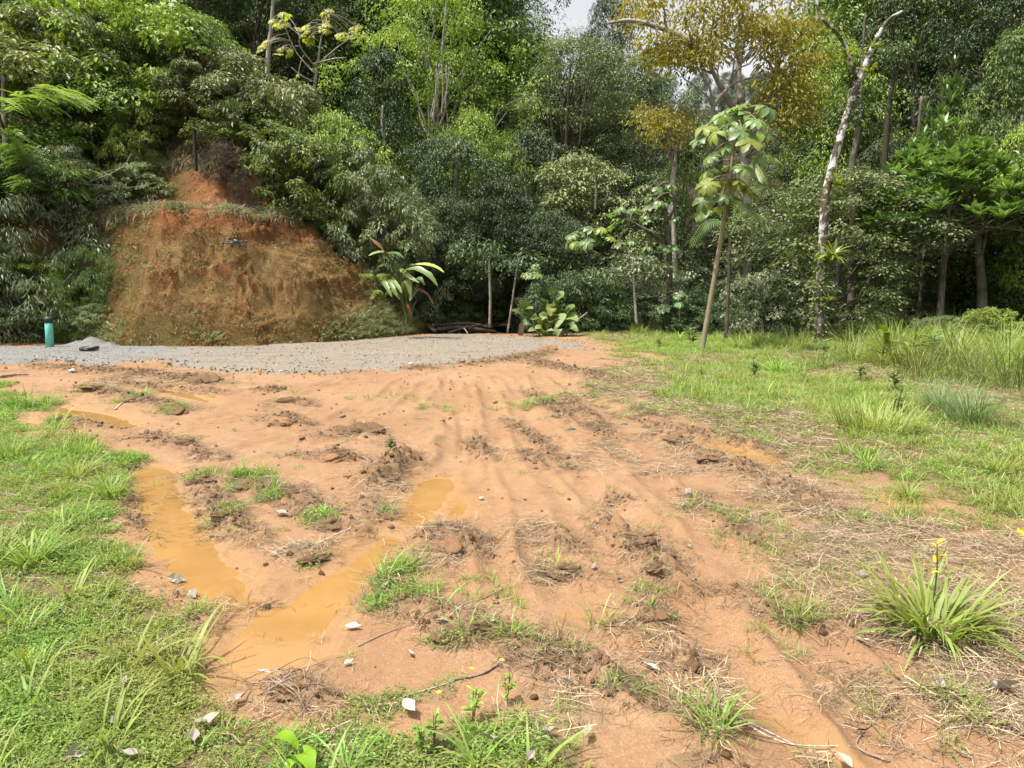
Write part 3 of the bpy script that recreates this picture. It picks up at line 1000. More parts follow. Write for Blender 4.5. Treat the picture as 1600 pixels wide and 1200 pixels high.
M_CECY = leaf_mat("leaf_cecropia_yellow", (.135, .18, .03), (.22, .265, .05), (.32, .345, .09), .4, .45, .4)
M_CECB = leaf_mat("leaf_cecropia_bright_yellow", (.22, .24, .04), (.34, .35, .06), (.44, .43, .09), .4, .45, .4)
M_BROM = leaf_mat("leaf_bromeliad", (.10, .15, .015), (.20, .25, .025), (.30, .33, .05), .36, .35, .5)
M_GRASS = leaf_mat("grass_green", (0.09971, 0.1788, 0.0308), (0.1818, 0.3, 0.0528), (0.305, 0.4277, 0.099), .38, .5, .3, None, .9, (.23, .255, .065))
M_GRASSY = leaf_mat("grass_yellow_green", (0.115, 0.168, 0.0375), (0.2185, 0.28, 0.06875), (0.3565, 0.3808, 0.1375), .36, .5, .3)
M_GRASSB = leaf_mat("grass_blue_green", (.10, .145, .06), (.165, .23, .09), (.26, .32, .15), .34, .5, .3)
M_REED = leaf_mat("grass_reed_straw", (.09, .13, .035), (.175, .22, .065), (.31, .32, .13), .3, .6, .2)
M_STRAW = leaf_mat("dry_straw", (.12, .082, .05), (.27, .20, .125), (.46, .37, .25), .12, .7, .15, (1, .9, .7))
M_ROOTY = leaf_mat("dead_grass_brown", (.085, .058, .035), (.18, .125, .078), (.33, .25, .16), .1, .8, .1, (1, .9, .7))
M_MOSS = leaf_mat("bank_moss", (.065, .036, .012), (.17, .092, .03), (.27, .165, .06), .12, .85, .1, (1, .9, .6))
M_DEADLEAF = leaf_mat("leaf_bleached", (.20, .175, .14), (.36, .33, .28), (.50, .475, .43), .15, .7, .2, (1, .95, .85))
M_SEED = leaf_mat("leaf_seedling", (.10, .21, .012), (.19, .33, .02), (.27, .42, .04), .4, .3, .5)
M_YELLOW = leaf_mat("leaf_yellow", (.42, .36, .01), (.60, .50, .02), (.70, .60, .05), .3, .4, .4)
B_GREY = bark_mat("bark_grey", (.06, .05, .04), (.17, .15, .12), None, .5, (.05, .055, .02))
B_PALE = bark_mat("bark_pale", (.16, .14, .115), (.36, .33, .28))
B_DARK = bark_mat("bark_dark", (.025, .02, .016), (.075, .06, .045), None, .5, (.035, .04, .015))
B_LICHEN = bark_mat("bark_lichen", (.035, .026, .02), (.10, .078, .058), (.50, .50, .47), .485, (.075, .06, .018), 12, (1.6, 3.2))
B_CEC = bark_mat("bark_cecropia", (.14, .115, .075), (.26, .22, .15), None, .5, (.16, .15, .08), 20)

# ------------------------------------------------------------------ vegetation: prototypes
def clump_leaves(mb, C, R, nper, L, W, rng, flat=.5, droop=.35, jit=.35, big=False):
    C = np.asarray(C, float)
    m = len(C)
    R = np.broadcast_to(np.asarray(R, float), (m,))
    k = np.repeat(np.arange(m), nper)
    n = len(k)
    th = rng.random(n) * 2 * np.pi
    rho = np.sqrt(rng.random(n))
    tilt = rng.normal(0, .25, (m, 2))
    lx, ly = rho * np.cos(th), rho * np.sin(th)
    lz = flat * (1 - rho ** 2) - .2 + rng.normal(0, .17, n) + lx * tilt[k, 0] + ly * tilt[k, 1]
    P = C[k] + np.stack([lx, ly, lz], 1) * R[k][:, None]
    D = np.stack([np.cos(th), np.sin(th), -droop - .35 * rho], 1) + rng.normal(0, jit, (n, 3))
    Nn = np.stack([.35 * np.cos(th), .35 * np.sin(th), np.ones(n)], 1) + rng.normal(0, .33, (n, 3))
    s = rng.uniform(.65, 1.25, n)
    r = np.clip(.5 * rng.random(m)[k] + .5 * rng.random(n), 0, 1)
    V, T = diamonds(P, D, Nn, L * s, W * s)
    mb.add(V, None, T, np.repeat(r, 4))

def limb(a, b, rng, sag=.1, n=6):
    t = np.linspace(0, 1, n)[:, None]
    a, b = np.asarray(a, float), np.asarray(b, float)
    p = a + (b - a) * t
    L = np.linalg.norm(b - a)
    p[:, 2] += (np.sin(np.pi * t[:, 0])) * L * sag
    p[1:-1] += rng.normal(0, L * .03, (n - 2, 3))
    return p

def tree_proto(seed, H=10., R=3.2, t0=.12, clumps=215, nper=105, L=.16, W=.066, cr=(.5, .85), widest=.5, trunk_r=.16, limbs=24, flat=.5, droop=.35, lobes=.72):
    rng = np.random.default_rng(seed)
    C = []
    while len(C) < clumps:
        t = t0 + (1 - t0) * rng.random()
        if t > widest:
            e = math.sqrt(max(0, 1 - ((t - widest) / (1.0 - widest)) ** 2))
        else:
            e = .62 + .38 * ((t - t0) / (widest - t0 + 1e-6))
        th = rng.random() * 2 * math.pi
        lob = 1 - lobes + 2 * lobes * vnoise(np.array([math.cos(th) * 1.6 + 5]), np.array([math.sin(th) * 1.6 + t * 4.5]), seed)[0]
        rr = R * e * lob * (.45 + .55 * math.sqrt(rng.random()))
        C.append((rr * math.cos(th), rr * math.sin(th), t * H - cr[1] * .4))
    C = np.array(C)
    mb = MB()
    clump_leaves(mb, C, rng.uniform(cr[0], cr[1], clumps), nper, L, W, rng, flat, droop)
    crown = mb.mesh("crown", [M_MID], False)
    tb = MB()
    tp = np.array([[0, 0, -.4], [rng.normal(0, .06), rng.normal(0, .06), H * .2], [rng.normal(0, .15), rng.normal(0, .15), H * .45], [rng.normal(0, .25), rng.normal(0, .25), H * .68], [rng.normal(0, .3), rng.normal(0, .3), H * .9]])
    tp = spline(tp, 16)
    tb.tube(tp, np.linspace(trunk_r * 1.25, trunk_r * .25, 16), 8, .5, 0, .15, rng)
    for i in rng.choice(clumps, min(limbs, clumps), False):
        k = np.clip(int((C[i][2] / H - .22) * 16 * rng.uniform(.7, .95)), 2, 14)
        p = limb(tp[k], C[i], rng)
        tb.tube(p, np.linspace(trunk_r * .38 * (1 - k / 22), trunk_r * .08, 6), 5, .5, 0, 0, rng, False)
    return dict(H=H, R=R, crown=crown, trunk=tb.mesh("trunk", [B_GREY], True))

def feather_proto(seed, H=4., R=2.2, sprays=640):
    """flat layered sprays of tiny leaflets"""
    rng = np.random.default_rng(seed)
    mb, tb = MB(), MB()
    tp = spline([(0, 0, -.3), (.1, 0, H * .3), (.2, .1, H * .6), (.25, .1, H * .85)], 10)
    tb.tube(tp, np.linspace(.09, .03, 10), 6, .5, 0, .1, rng)
    P, D, Nn, rr = [], [], [], []
    for i in range(16):
        th = rng.random() * 2 * math.pi
        z0 = H * rng.uniform(.2, .75)
        L = R * rng.uniform(.6, 1.0)
        a = np.interp(z0, tp[:, 2], np.arange(10))
        a = tp[int(a)]
        b = a + np.array([math.cos(th) * L, math.sin(th) * L, L * rng.uniform(.0, .5)])
        path = spline([a, (a + b) / 2 + np.array([0, 0, L * .16]), b + np.array([0, 0, -L * .05])], 14)
        tb.tube(path, np.linspace(.03, .006, 14), 4, .5, 0, 0, rng, False)
        for j in range(sprays // 16):
            c = path[rng.integers(3, 14)]
            ph = th + rng.normal(0, .8)
            d = np.array([math.cos(ph), math.sin(ph), rng.uniform(-.45, .1)])
            d /= np.linalg.norm(d)
            n_ = np.array([0, 0, 1.0]) + rng.normal(0, .25, 3)
            s = np.cross(d, n_)
            s /= np.linalg.norm(s)
            ln = rng.uniform(.3, .6)
            c = c + rng.normal(0, .08, 3)
            rs = rng.random()
            for q in np.linspace(.1, 1, 14):
                dr = np.array([0, 0, -.25 * ln * q * q])
                for sg in (-1, 1):
                    P.append(c + d * ln * q + dr)
                    D.append(s * sg + d * .5)
                    Nn.append(n_)
                    rr.append(.5 * rs + .5 * rng.random())
    V, T = diamonds(np.array(P), np.array(D), np.array(Nn), .10, .026, .1)
    mb.add(V, None, T, np.repeat(np.array(rr), 4))
    return dict(H=H, R=R, crown=mb.mesh("crown", [M_FEATH], False), trunk=tb.mesh("trunk", [B_GREY], True))

def rosette_proto(seed, H=5., R=2.2, t0=.55, n=190, L=.40, W=.105):
    """whorls of long glossy leaves at the twig ends, in flat tiers"""
    rng = np.random.default_rng(seed)
    mb, tb = MB(), MB()
    tp = spline([(0, 0, -.3), (.05, 0, H * .3), (-.05, .08, H * .55), (.05, 0, H * .8)], 12)
    tb.tube(tp, np.linspace(.10, .045, 12), 7, .5, 0, .12, rng)
    P, D, Nn, rr = [], [], [], []
    for i in range(n):
        th = rng.random() * 2 * math.pi
        rho = R * math.sqrt(rng.random())
        c = np.array([rho * math.cos(th), rho * math.sin(th), H * (t0 + (1 - t0) * (1 - (rho / R) ** 2) * rng.uniform(.35, 1)) - .1])
        if i % 5 == 0:
            tb.tube(limb(tp[rng.integers(6, 11)], c, rng, -.05), np.linspace(.03, .01, 6), 4, .5, 0, 0, rng, False)
        rs = rng.random()
        k = 13
        a = np.linspace(0, 2 * math.pi, k, endpoint=False) + rng.random()
        up = rng.uniform(.35, 1.5, k)
        P += [c] * k
        D += list(np.stack([np.cos(a), np.sin(a), up], 1))
        Nn += list(np.stack([-np.cos(a) * .5, -np.sin(a) * .5, np.ones(k)], 1))
        rr += list(.6 * rs + .4 * rng.random(k))
    m = len(P)
    V, Q = strips(np.array(P), np.array(D), np.array(Nn), L * rng.uniform(.7, 1.15, m), W, 3, .7, [.25, .8, 1.0, .1])
    mb.add(V, Q, None, np.repeat(np.array(rr), 8))
    return dict(H=H, R=R, crown=mb.mesh("crown", [M_BRIGHT], False), trunk=tb.mesh("trunk", [B_GREY], True))

PR = {}
PR['A'] = [tree_proto(1), tree_proto(2, t0=.05, widest=.42, lobes=.8), tree_proto(3, R=2.7, t0=.15, widest=.6, L=.2, W=.085, nper=80), tree_proto(4, t0=.32, widest=.62, lobes=.8, limbs=34)]
PR['B'] = [tree_proto(11, H=14, R=4, t0=.10, clumps=330, nper=110, L=.15, W=.06, cr=(.5, .95), widest=.58, trunk_r=.22, limbs=34, lobes=.8),
           tree_proto(12, H=14, R=3.6, t0=.2, clumps=300, nper=115, L=.14, W=.06, cr=(.45, .9), widest=.66, trunk_r=.22, limbs=40, lobes=.85)]
PR['C'] = [tree_proto(21, H=10, R=2.2, t0=.04, clumps=230, nper=110, L=.15, W=.055, cr=(.35, .65), widest=.7, flat=1.6, droop=1.3, lobes=.5)]
PR['D'] = [tree_proto(31, H=3., R=1.7, t0=.05, clumps=105, nper=120, L=.11, W=.046, cr=(.22, .42), widest=.35, trunk_r=.05, limbs=18),
           tree_proto(32, H=3., R=1.8, t0=.05, clumps=95, nper=95, L=.150, W=.064, cr=(.25, .45), widest=.4, trunk_r=.05, limbs=18),
           tree_proto(33, H=3., R=1.7, t0=.02, clumps=95, nper=120, L=.135, W=.028, cr=(.25, .5), widest=.4, trunk_r=.04, limbs=22, droop=.6)]
PR['E'] = [feather_proto(41)]
PR['F'] = [rosette_proto(51), rosette_proto(52, t0=.4)]
NPLACED = [0]

def place(kind, var, u, vtop, wpx, y, leaf, bark, name, cat, label, rz=None, zb=None, group=None):
    p = PR[kind][var]
    x = P3(u, 440, y)[0]
    base = float(HH(np.array([x]), np.array([y]))[0]) - .05 if zb is None else zb
    top = P3(u, vtop, y)[2]
    sz = (top - base) / p['H']
    sx = wpx / FPX * y / 2 / p['R']
    NPLACED[0] += 1
    t = thing(name, label, cat, (x, y, base), (NPLACED[0] * 2.399) % 6.283 if rz is None else rz, group)
    t.scale = (sx, sx, sz)
    link("trunk", p['trunk'], t, bark)
    link("crown", p['crown'], t, leaf)
    return t

M_FERN = leaf_mat("leaf_dead_fern", (.028, .024, .018), (.065, .052, .04), (.12, .10, .07), .1, .8, .1, (1, .9, .7))
T_, S_ = "rainforest_tree", "shrub"
TREES = [
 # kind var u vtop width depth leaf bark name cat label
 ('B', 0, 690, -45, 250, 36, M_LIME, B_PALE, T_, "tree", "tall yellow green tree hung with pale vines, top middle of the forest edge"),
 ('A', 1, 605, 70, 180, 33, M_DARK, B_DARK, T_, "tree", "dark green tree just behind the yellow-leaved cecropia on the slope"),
 ('B', 1, 545, -60, 230, 43, M_SHADE, B_DARK, T_, "tree", "shadowy tall tree rising above and behind the yellow-leaved cecropia"),
 ('B', 0, 430, -90, 230, 40, M_SHADE, B_DARK, T_, "tree", "very dark tall tree behind the thin pale trunk above the slope"),
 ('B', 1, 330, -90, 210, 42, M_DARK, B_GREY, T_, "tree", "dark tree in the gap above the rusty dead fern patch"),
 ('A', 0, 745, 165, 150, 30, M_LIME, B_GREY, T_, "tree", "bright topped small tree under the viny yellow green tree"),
 ('A', 3, 695, 205, 150, 28, M_SHADE, B_DARK, T_, "tree", "dull green tree with a thin bare pole trunk showing below the viny tree"),
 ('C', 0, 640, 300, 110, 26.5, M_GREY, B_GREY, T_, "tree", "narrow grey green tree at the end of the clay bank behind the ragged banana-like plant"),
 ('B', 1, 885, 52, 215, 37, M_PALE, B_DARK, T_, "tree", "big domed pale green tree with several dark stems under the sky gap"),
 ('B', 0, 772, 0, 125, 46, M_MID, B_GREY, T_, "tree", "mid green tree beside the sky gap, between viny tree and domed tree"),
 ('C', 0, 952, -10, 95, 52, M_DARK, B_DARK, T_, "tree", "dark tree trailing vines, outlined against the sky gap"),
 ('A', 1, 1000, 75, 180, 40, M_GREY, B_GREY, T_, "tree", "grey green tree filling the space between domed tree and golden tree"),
 ('A', 0, 830, 195, 160, 31, M_SHADE, B_DARK, T_, "tree", "dark bushy tree under the left side of the domed pale tree"),
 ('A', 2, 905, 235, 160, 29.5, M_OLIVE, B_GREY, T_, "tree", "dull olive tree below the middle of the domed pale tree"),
 ('A', 3, 765, 275, 140, 27.5, M_SHADE, B_DARK, T_, "tree", "low dark tree behind the gravel's far corner with thin pole stems"),
 ('A', 3, 715, 305, 120, 26, M_SHADE, B_DARK, T_, "tree", "slender mid green tree above the dark heap of cut branches"),
 ('A', 3, 850, 325, 130, 27, M_SHADE, B_DARK, T_, "tree", "deep green bushy tree above the clump of broad paddle leaves"),
 ('A', 2, 965, 255, 130, 31, M_SHADE, B_DARK, T_, "tree", "dark tree behind the mid-distance pale cecropia"),
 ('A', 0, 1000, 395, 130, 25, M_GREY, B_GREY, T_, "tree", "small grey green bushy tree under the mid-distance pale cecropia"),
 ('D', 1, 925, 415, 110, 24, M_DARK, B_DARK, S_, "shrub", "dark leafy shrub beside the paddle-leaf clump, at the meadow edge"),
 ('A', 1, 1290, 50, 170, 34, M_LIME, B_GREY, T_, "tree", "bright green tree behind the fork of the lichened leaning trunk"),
 ('A', 0, 1240, 170, 200, 36, M_SHADE, B_DARK, T_, "tree", "dark tree filling the shade under the golden tree"),
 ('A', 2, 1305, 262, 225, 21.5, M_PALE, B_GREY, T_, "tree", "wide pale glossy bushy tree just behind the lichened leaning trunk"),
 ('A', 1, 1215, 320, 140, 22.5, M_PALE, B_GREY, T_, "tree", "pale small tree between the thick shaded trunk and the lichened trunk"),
 ('B', 0, 1420, -70, 260, 35, M_SHADE, B_DARK, T_, "tree", "great dark tree behind the bare tip of the leaning trunk"),
 ('B', 1, 1555, -110, 260, 31, M_SHADE, B_DARK, T_, "tree", "huge dark green tree in the upper corner behind the light leaf sprays"),
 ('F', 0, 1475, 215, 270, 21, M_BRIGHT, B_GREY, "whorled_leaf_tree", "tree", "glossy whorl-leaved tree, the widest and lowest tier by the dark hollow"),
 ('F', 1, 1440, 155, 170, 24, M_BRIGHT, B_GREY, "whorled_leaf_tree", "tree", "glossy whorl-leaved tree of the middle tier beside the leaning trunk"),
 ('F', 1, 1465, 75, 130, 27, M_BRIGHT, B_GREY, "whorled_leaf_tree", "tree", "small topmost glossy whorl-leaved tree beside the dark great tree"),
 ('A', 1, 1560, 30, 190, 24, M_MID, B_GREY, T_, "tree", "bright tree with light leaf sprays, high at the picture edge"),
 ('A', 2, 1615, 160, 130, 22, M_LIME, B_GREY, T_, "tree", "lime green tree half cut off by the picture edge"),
 ('A', 3, 1500, 335, 210, 24.5, M_SHADE, B_DARK, T_, "tree", "low very dark tree beside the dark hollow under the whorled tree"),
 ('A', 2, 1610, 290, 200, 22.5, M_SHADE, B_DARK, T_, "tree", "dark tree at the picture edge below the lime green tree"),
 ('A', 3, 1395, 205, 140, 29, M_SHADE, B_DARK, T_, "tree", "shaded tree just above the dark hollow, behind the whorled trees"),
 ('A', 2, 1125, 300, 130, 27, M_SHADE, B_DARK, T_, "tree", "dark tree behind the leaning cecropia sapling"),
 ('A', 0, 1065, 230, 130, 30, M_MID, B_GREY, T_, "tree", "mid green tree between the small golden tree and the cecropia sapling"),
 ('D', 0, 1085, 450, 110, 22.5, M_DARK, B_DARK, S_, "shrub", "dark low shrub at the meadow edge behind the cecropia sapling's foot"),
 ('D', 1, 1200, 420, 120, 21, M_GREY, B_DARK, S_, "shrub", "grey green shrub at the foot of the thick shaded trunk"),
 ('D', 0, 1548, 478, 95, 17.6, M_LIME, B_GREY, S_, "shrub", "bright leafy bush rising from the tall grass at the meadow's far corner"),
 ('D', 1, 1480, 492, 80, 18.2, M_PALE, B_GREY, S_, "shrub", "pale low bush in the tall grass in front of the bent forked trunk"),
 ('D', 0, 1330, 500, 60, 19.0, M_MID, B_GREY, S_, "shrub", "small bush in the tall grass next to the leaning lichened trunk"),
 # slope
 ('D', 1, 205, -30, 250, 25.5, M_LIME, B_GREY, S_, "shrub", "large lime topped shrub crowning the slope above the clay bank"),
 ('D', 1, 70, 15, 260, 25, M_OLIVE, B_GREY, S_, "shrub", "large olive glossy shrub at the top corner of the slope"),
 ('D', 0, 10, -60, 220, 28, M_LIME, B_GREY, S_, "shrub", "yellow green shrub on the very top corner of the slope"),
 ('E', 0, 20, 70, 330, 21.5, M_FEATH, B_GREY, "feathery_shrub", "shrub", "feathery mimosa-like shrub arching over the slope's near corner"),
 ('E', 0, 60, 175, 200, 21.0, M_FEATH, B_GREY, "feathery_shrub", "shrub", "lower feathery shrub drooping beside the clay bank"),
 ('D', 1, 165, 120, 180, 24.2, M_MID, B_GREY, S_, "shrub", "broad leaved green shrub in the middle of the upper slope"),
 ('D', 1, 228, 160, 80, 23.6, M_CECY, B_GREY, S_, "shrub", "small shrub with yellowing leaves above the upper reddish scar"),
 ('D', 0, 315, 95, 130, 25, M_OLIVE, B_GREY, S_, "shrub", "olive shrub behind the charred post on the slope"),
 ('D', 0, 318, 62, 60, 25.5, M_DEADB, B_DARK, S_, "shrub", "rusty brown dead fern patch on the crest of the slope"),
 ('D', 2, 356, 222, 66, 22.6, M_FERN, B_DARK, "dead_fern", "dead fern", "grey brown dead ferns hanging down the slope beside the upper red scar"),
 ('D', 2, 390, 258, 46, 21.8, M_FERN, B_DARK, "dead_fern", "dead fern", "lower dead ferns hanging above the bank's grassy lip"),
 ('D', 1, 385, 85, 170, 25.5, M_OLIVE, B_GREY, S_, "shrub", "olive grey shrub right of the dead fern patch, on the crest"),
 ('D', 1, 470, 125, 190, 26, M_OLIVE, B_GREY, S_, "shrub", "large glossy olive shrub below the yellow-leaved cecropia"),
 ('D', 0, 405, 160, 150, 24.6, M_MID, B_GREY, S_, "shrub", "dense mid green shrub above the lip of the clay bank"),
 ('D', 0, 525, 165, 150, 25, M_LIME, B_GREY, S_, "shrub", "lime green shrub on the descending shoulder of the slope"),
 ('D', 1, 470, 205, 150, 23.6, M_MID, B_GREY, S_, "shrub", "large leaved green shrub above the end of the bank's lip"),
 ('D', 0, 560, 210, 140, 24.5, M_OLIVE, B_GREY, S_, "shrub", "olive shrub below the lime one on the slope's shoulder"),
 ('D', 1, 600, 255, 130, 23.5, M_PALE, B_GREY, S_, "shrub", "pale glossy shrub above the brown hanging dead leaf"),
 ('D', 1, 645, 330, 110, 25.2, M_GREY, B_GREY, S_, "shrub", "grey green glossy shrub over the ragged banana-like plant"),
 ('D', 2, 50, 300, 215, 20.0, M_GREY, B_GREY, "bamboo_shrub", "shrub", "big bamboo-like shrub leaning over the teal standpipe", None, -.1),
 ('D', 2, 130, 380, 100, 19.6, M_MID, B_GREY, "bamboo_shrub", "shrub", "smaller bamboo-like shrub between standpipe and bare clay bank", None, .1),
 ('D', 0, 5, 420, 130, 19.3, M_DARK, B_GREY, S_, "shrub", "dark leafy shrub at the picture edge beside the standpipe", None, -.1),
 ('D', 2, 120, 225, 150, 21.5, M_GREY, B_GREY, "bamboo_shrub", "shrub", "grey green scrub above the bamboo-like shrubs on the near slope"),
 ('D', 0, 30, 235, 160, 21.2, M_DARK, B_GREY, S_, "shrub", "shaded shrub under the feathery shrubs at the picture edge"),
]
for t in TREES:
    place(*t)

# ------------------------------------------------------------------ the forest behind that reads as one mass
rng = np.random.default_rng(7)
pts, rot, scl, idx = [], [], [], []
for i in range(330):
    y = rng.uniform(38, 84)
    u = rng.uniform(-500, 2100)
    x = (u - CX) / FPX * y
    if TH(np.array([x]), np.array([y]))[0] > 1 and y < 44:
        continue
    vt = np.interp(u, [-600, 760, 815, 870, 905, 960, 1005, 1080, 1230, 1280, 1400, 2200], [-140, -140, 35, 52, 56, 64, 90, 135, 130, -100, -140, -140]) + rng.uniform(0, 150)
    z0 = float(HH(np.array([x]), np.array([y]))[0])
    h = P3(u, vt, y)[2] - z0
    if h < 4:
        h = 4
    k = rng.integers(0, 5)
    pts.append((x, y, z0 - .3))
    rot.append((0, 0, rng.random() * 6.28))
    scl.append(min(h, 24) / (14 if k < 3 else 10))
    idx.append(k)
def with_mat(me, mat):
    m2 = me.copy()
    m2.materials.clear()
    m2.materials.append(mat)
    return m2
scatter("background_forest", pts, rot, scl, idx, [with_mat(PR['B'][0]['crown'], M_DARK), with_mat(PR['B'][1]['crown'], M_MID), with_mat(PR['B'][1]['crown'], M_DARK), with_mat(PR['A'][2]['crown'], M_MID), with_mat(PR['C'][0]['crown'], M_DARK)],
        label="dense dark rainforest massed behind the trees of the edge")

# undergrowth along the forest edge and over the slope
D0, D1, D2, A2 = [PR['D'][i]['crown'] for i in range(3)] + [PR['A'][2]['crown']]
pts, rot, scl, idx = [], [], [], []
def under(x, y, s, k):
    z = float(HH(np.array([x]), np.array([y]))[0])
    pts.append((x, y, z - .1)); rot.append((rng.normal(0, .12), rng.normal(0, .12), rng.random() * 6.28)); scl.append(s); idx.append(k)
for i in range(520):
    y = 24.5 + 13 * rng.random() ** 1.2
    x = rng.uniform(-3, .95 * y)
    hollow = (9.0 < x < 18 and y < 33) or (-3.5 < x < 1.0 and y < 31)
    if hollow and rng.random() < .93:
        continue
    under(x, y, rng.uniform(.3, .85), rng.choice([0, 1, 2, 3], p=[.55, .2, .15, .1]))
n = 0
while n < 620:
    y = rng.uniform(18, 40)
    x = rng.uniform(-.95 * y, -2.5)
    d = float(TH(np.array([x]), np.array([y]), True)[1][0])
    if d < 3.0 and not (x < -10.9 - .2 * d and d > .1) or (d < 5 and -10.2 < x < -7 and rng.random() < .7):
        continue
    if d < 7.0 and -10.9 < x < -5.6 and rng.random() < .93:
        continue
    n += 1
    under(x, y, rng.uniform(.18, .5) if d < 6 else rng.uniform(.4, 1.0), rng.choice([0, 1, 2, 3, 4], p=[.12, .26, .2, .27, .15]))
scatter("undergrowth", pts, rot, scl, idx, [with_mat(D0, M_DARK), with_mat(D1, M_OLIVE), with_mat(D2, M_MID), with_mat(D0, M_MID), with_mat(D1, M_LIME)],
        label="tangled undergrowth along the forest edge and over the slope")
# ------------------------------------------------------------------ single trees and plants seen one by one
def path_px(lst):
    """(u, v, depth) positions to points"""
    return np.array([P3(*p) for p in lst])

def big_leaf(mb, path, width, up=(0, 0, 1), fold=.25, prof=None, r=.5, m=0, notch=None, rng=None):
    """a broad leaf along a midrib, folded in a shallow V, with an uneven edge"""
    path = np.asarray(path, float)
    n = len(path)
    T = np.gradient(path, axis=0)
    T /= np.linalg.norm(T, axis=1)[:, None] + 1e-9
    S = np.cross(T, np.asarray(up, float))
    S /= np.linalg.norm(S, axis=1)[:, None] + 1e-9
    U = np.cross(S, T)
    pf = np.asarray(prof) if prof is not None else np.clip(np.sin(np.linspace(.12, math.pi - .04, n)) ** .7, .03, 1)
    wl, wr = pf * width * .5, pf * width * .5
    if rng is not None:
        wl = wl * (1 + rng.normal(0, .10, n)); wr = wr * (1 + rng.normal(0, .10, n))
    V = np.concatenate([path, path - S * wl[:, None] + U * (wl * fold)[:, None], path + S * wr[:, None] + U * (wr * fold)[:, None]])
    i = np.arange(n - 1)
    Q = np.concatenate([np.stack([i, i + 1, n + i + 1, n + i], 1), np.stack([i, 2 * n + i, 2 * n + i + 1, i + 1], 1)])
    mb.add(V, Q, None, r, m)

def palmate_mesh(seed, lobes=9, droop=.45):
    rng = np.random.default_rng(seed)
    mb = MB()
    a0 = rng.random() * 6.28
    for i in range(lobes):
        a = a0 + i * 2 * math.pi / lobes * .93
        L = rng.uniform(.8, 1.05)
        dz = rng.uniform(.7, 1.2) * droop
        t = np.array([.03, .38, .76, 1.0])
        p = np.stack([np.cos(a) * t * L * (1 - .15 * t), np.sin(a) * t * L * (1 - .15 * t), .12 * t - dz * t ** 2.2], 1)
        big_leaf(mb, p, .46 * L, (0, 0, 1), .22, [.18, .8, 1.0, .25], rng.uniform(.2, .8))
    return mb.mesh("leaf", [M_CEC], True)
PALM_LEAF = [palmate_mesh(200 + i, 8 + i % 3, .35 + .12 * i) for i in range(4)]

def leaf_obj(par, me, loc, size, outw, rng, mat):
    o = link("leaf", me, par, mat)
    # the top of the leaf leans outwards
    nv = Vector((outw[0] * .5, outw[1] * .5 - .3, .8)) + Vector(rng.normal(0, .16, 3))
    o.rotation_euler = (nv.to_track_quat('Z', 'Y').to_matrix() @ Euler((0, 0, rng.random() * 6.28)).to_matrix()).to_euler()
    o.location = loc
    o.scale = (size, size, size)
    return o

def cecropia(stem_px, y, leaves, label, leafmats, bark, r0, seed, branches=()):
    rng = np.random.default_rng(seed)
    p = path_px([(u, v, y) for u, v in stem_px])
    base = p[0].copy()
    p = spline(p, 26)
    zt = float(HH(base[None, 0], base[None, 1])[0])
    t = thing("cecropia_tree", label, "tree", tuple(base))
    mb = MB()
    if base[2] > zt:
        p = np.vstack([[base[0] - .02, base[1], zt - .2], p])
    q = p - base
    mb.tube(q, np.linspace(r0, r0 * .4, len(q)), 9, .5, 0, .08, rng)
    bp = [q]
    for b in branches:
        bb = spline(path_px([(u, v, y + dy) for u, v, dy in b]) - base, 10)
        mb.tube(bb, np.linspace(r0 * .6, r0 * .25, 10), 6, .5, 0, .05, rng)
        bp.append(bb)
    allp = np.vstack([b[len(b) // 3:] for b in bp])
    for (u, v, rpx) in leaves:
        dy = rng.uniform(-.55, .45)
        c = P3(u, v, y + dy) - base
        dd = np.linalg.norm(allp - c - np.array([0, 0, .3]), axis=1)
        a = allp[np.argmin(dd)]
        mid = (a + c) / 2 + np.array([0, 0, .12])
        mb.tube(spline([a, mid, c], 6), .010 * max(1, r0 / .05), 4, .9, 0, 0, rng, False)
        o = c - a
        az = math.atan2(o[1], o[0])
        leaf_obj(t, PALM_LEAF[rng.integers(0, 4)], tuple(c), rpx / FPX * y * rng.uniform(.82, 1.08) * (.78 if r0 == .055 else 1), o / (np.linalg.norm(o) + 1e-6), rng, leafmats[rng.integers(0, len(leafmats))])
    link("stem", mb.mesh("stem", [bark], True), t)
    return t

CEC_LEAVES = [(1125, 178, 30), (1150, 168, 27), (1168, 180, 27), (1200, 168, 27), (1103, 198, 25), (1160, 205, 27), (1192, 208, 25), (1172, 222, 24), (1092, 218, 22), (1138, 228, 26), (1108, 245, 24), (1196, 243, 26), (1106, 268, 24),
              (1164, 262, 27), (1150, 285, 28), (1104, 288, 25), (1192, 290, 27), (1128, 305, 28), (1098, 315, 22), (1166, 322, 33), (1122, 325, 22), (1142, 192, 24), (1182, 188, 24), (1118, 208, 22), (1176, 300, 26), (1140, 258, 22)]
cecropia([(1097, 546), (1104, 505), (1117, 430), (1131, 345), (1140, 285), (1147, 225), (1152, 180)], 16.8, CEC_LEAVES, "leaning cecropia sapling with big lobed leaves, alone at the meadow's edge", [M_CEC, M_CEC, M_CECY], B_CEC, .07, 5)
rng = np.random.default_rng(77)
def cloudpx(blobs, n, r, rng):
    out = []
    for i in range(n):
        u, v, a, b = blobs[rng.integers(0, len(blobs))]
        th, q = rng.random() * 6.28, math.sqrt(rng.random())
        out.append((u + a * q * math.cos(th), v + b * q * math.sin(th), r * rng.uniform(.75, 1.2)))
    return out
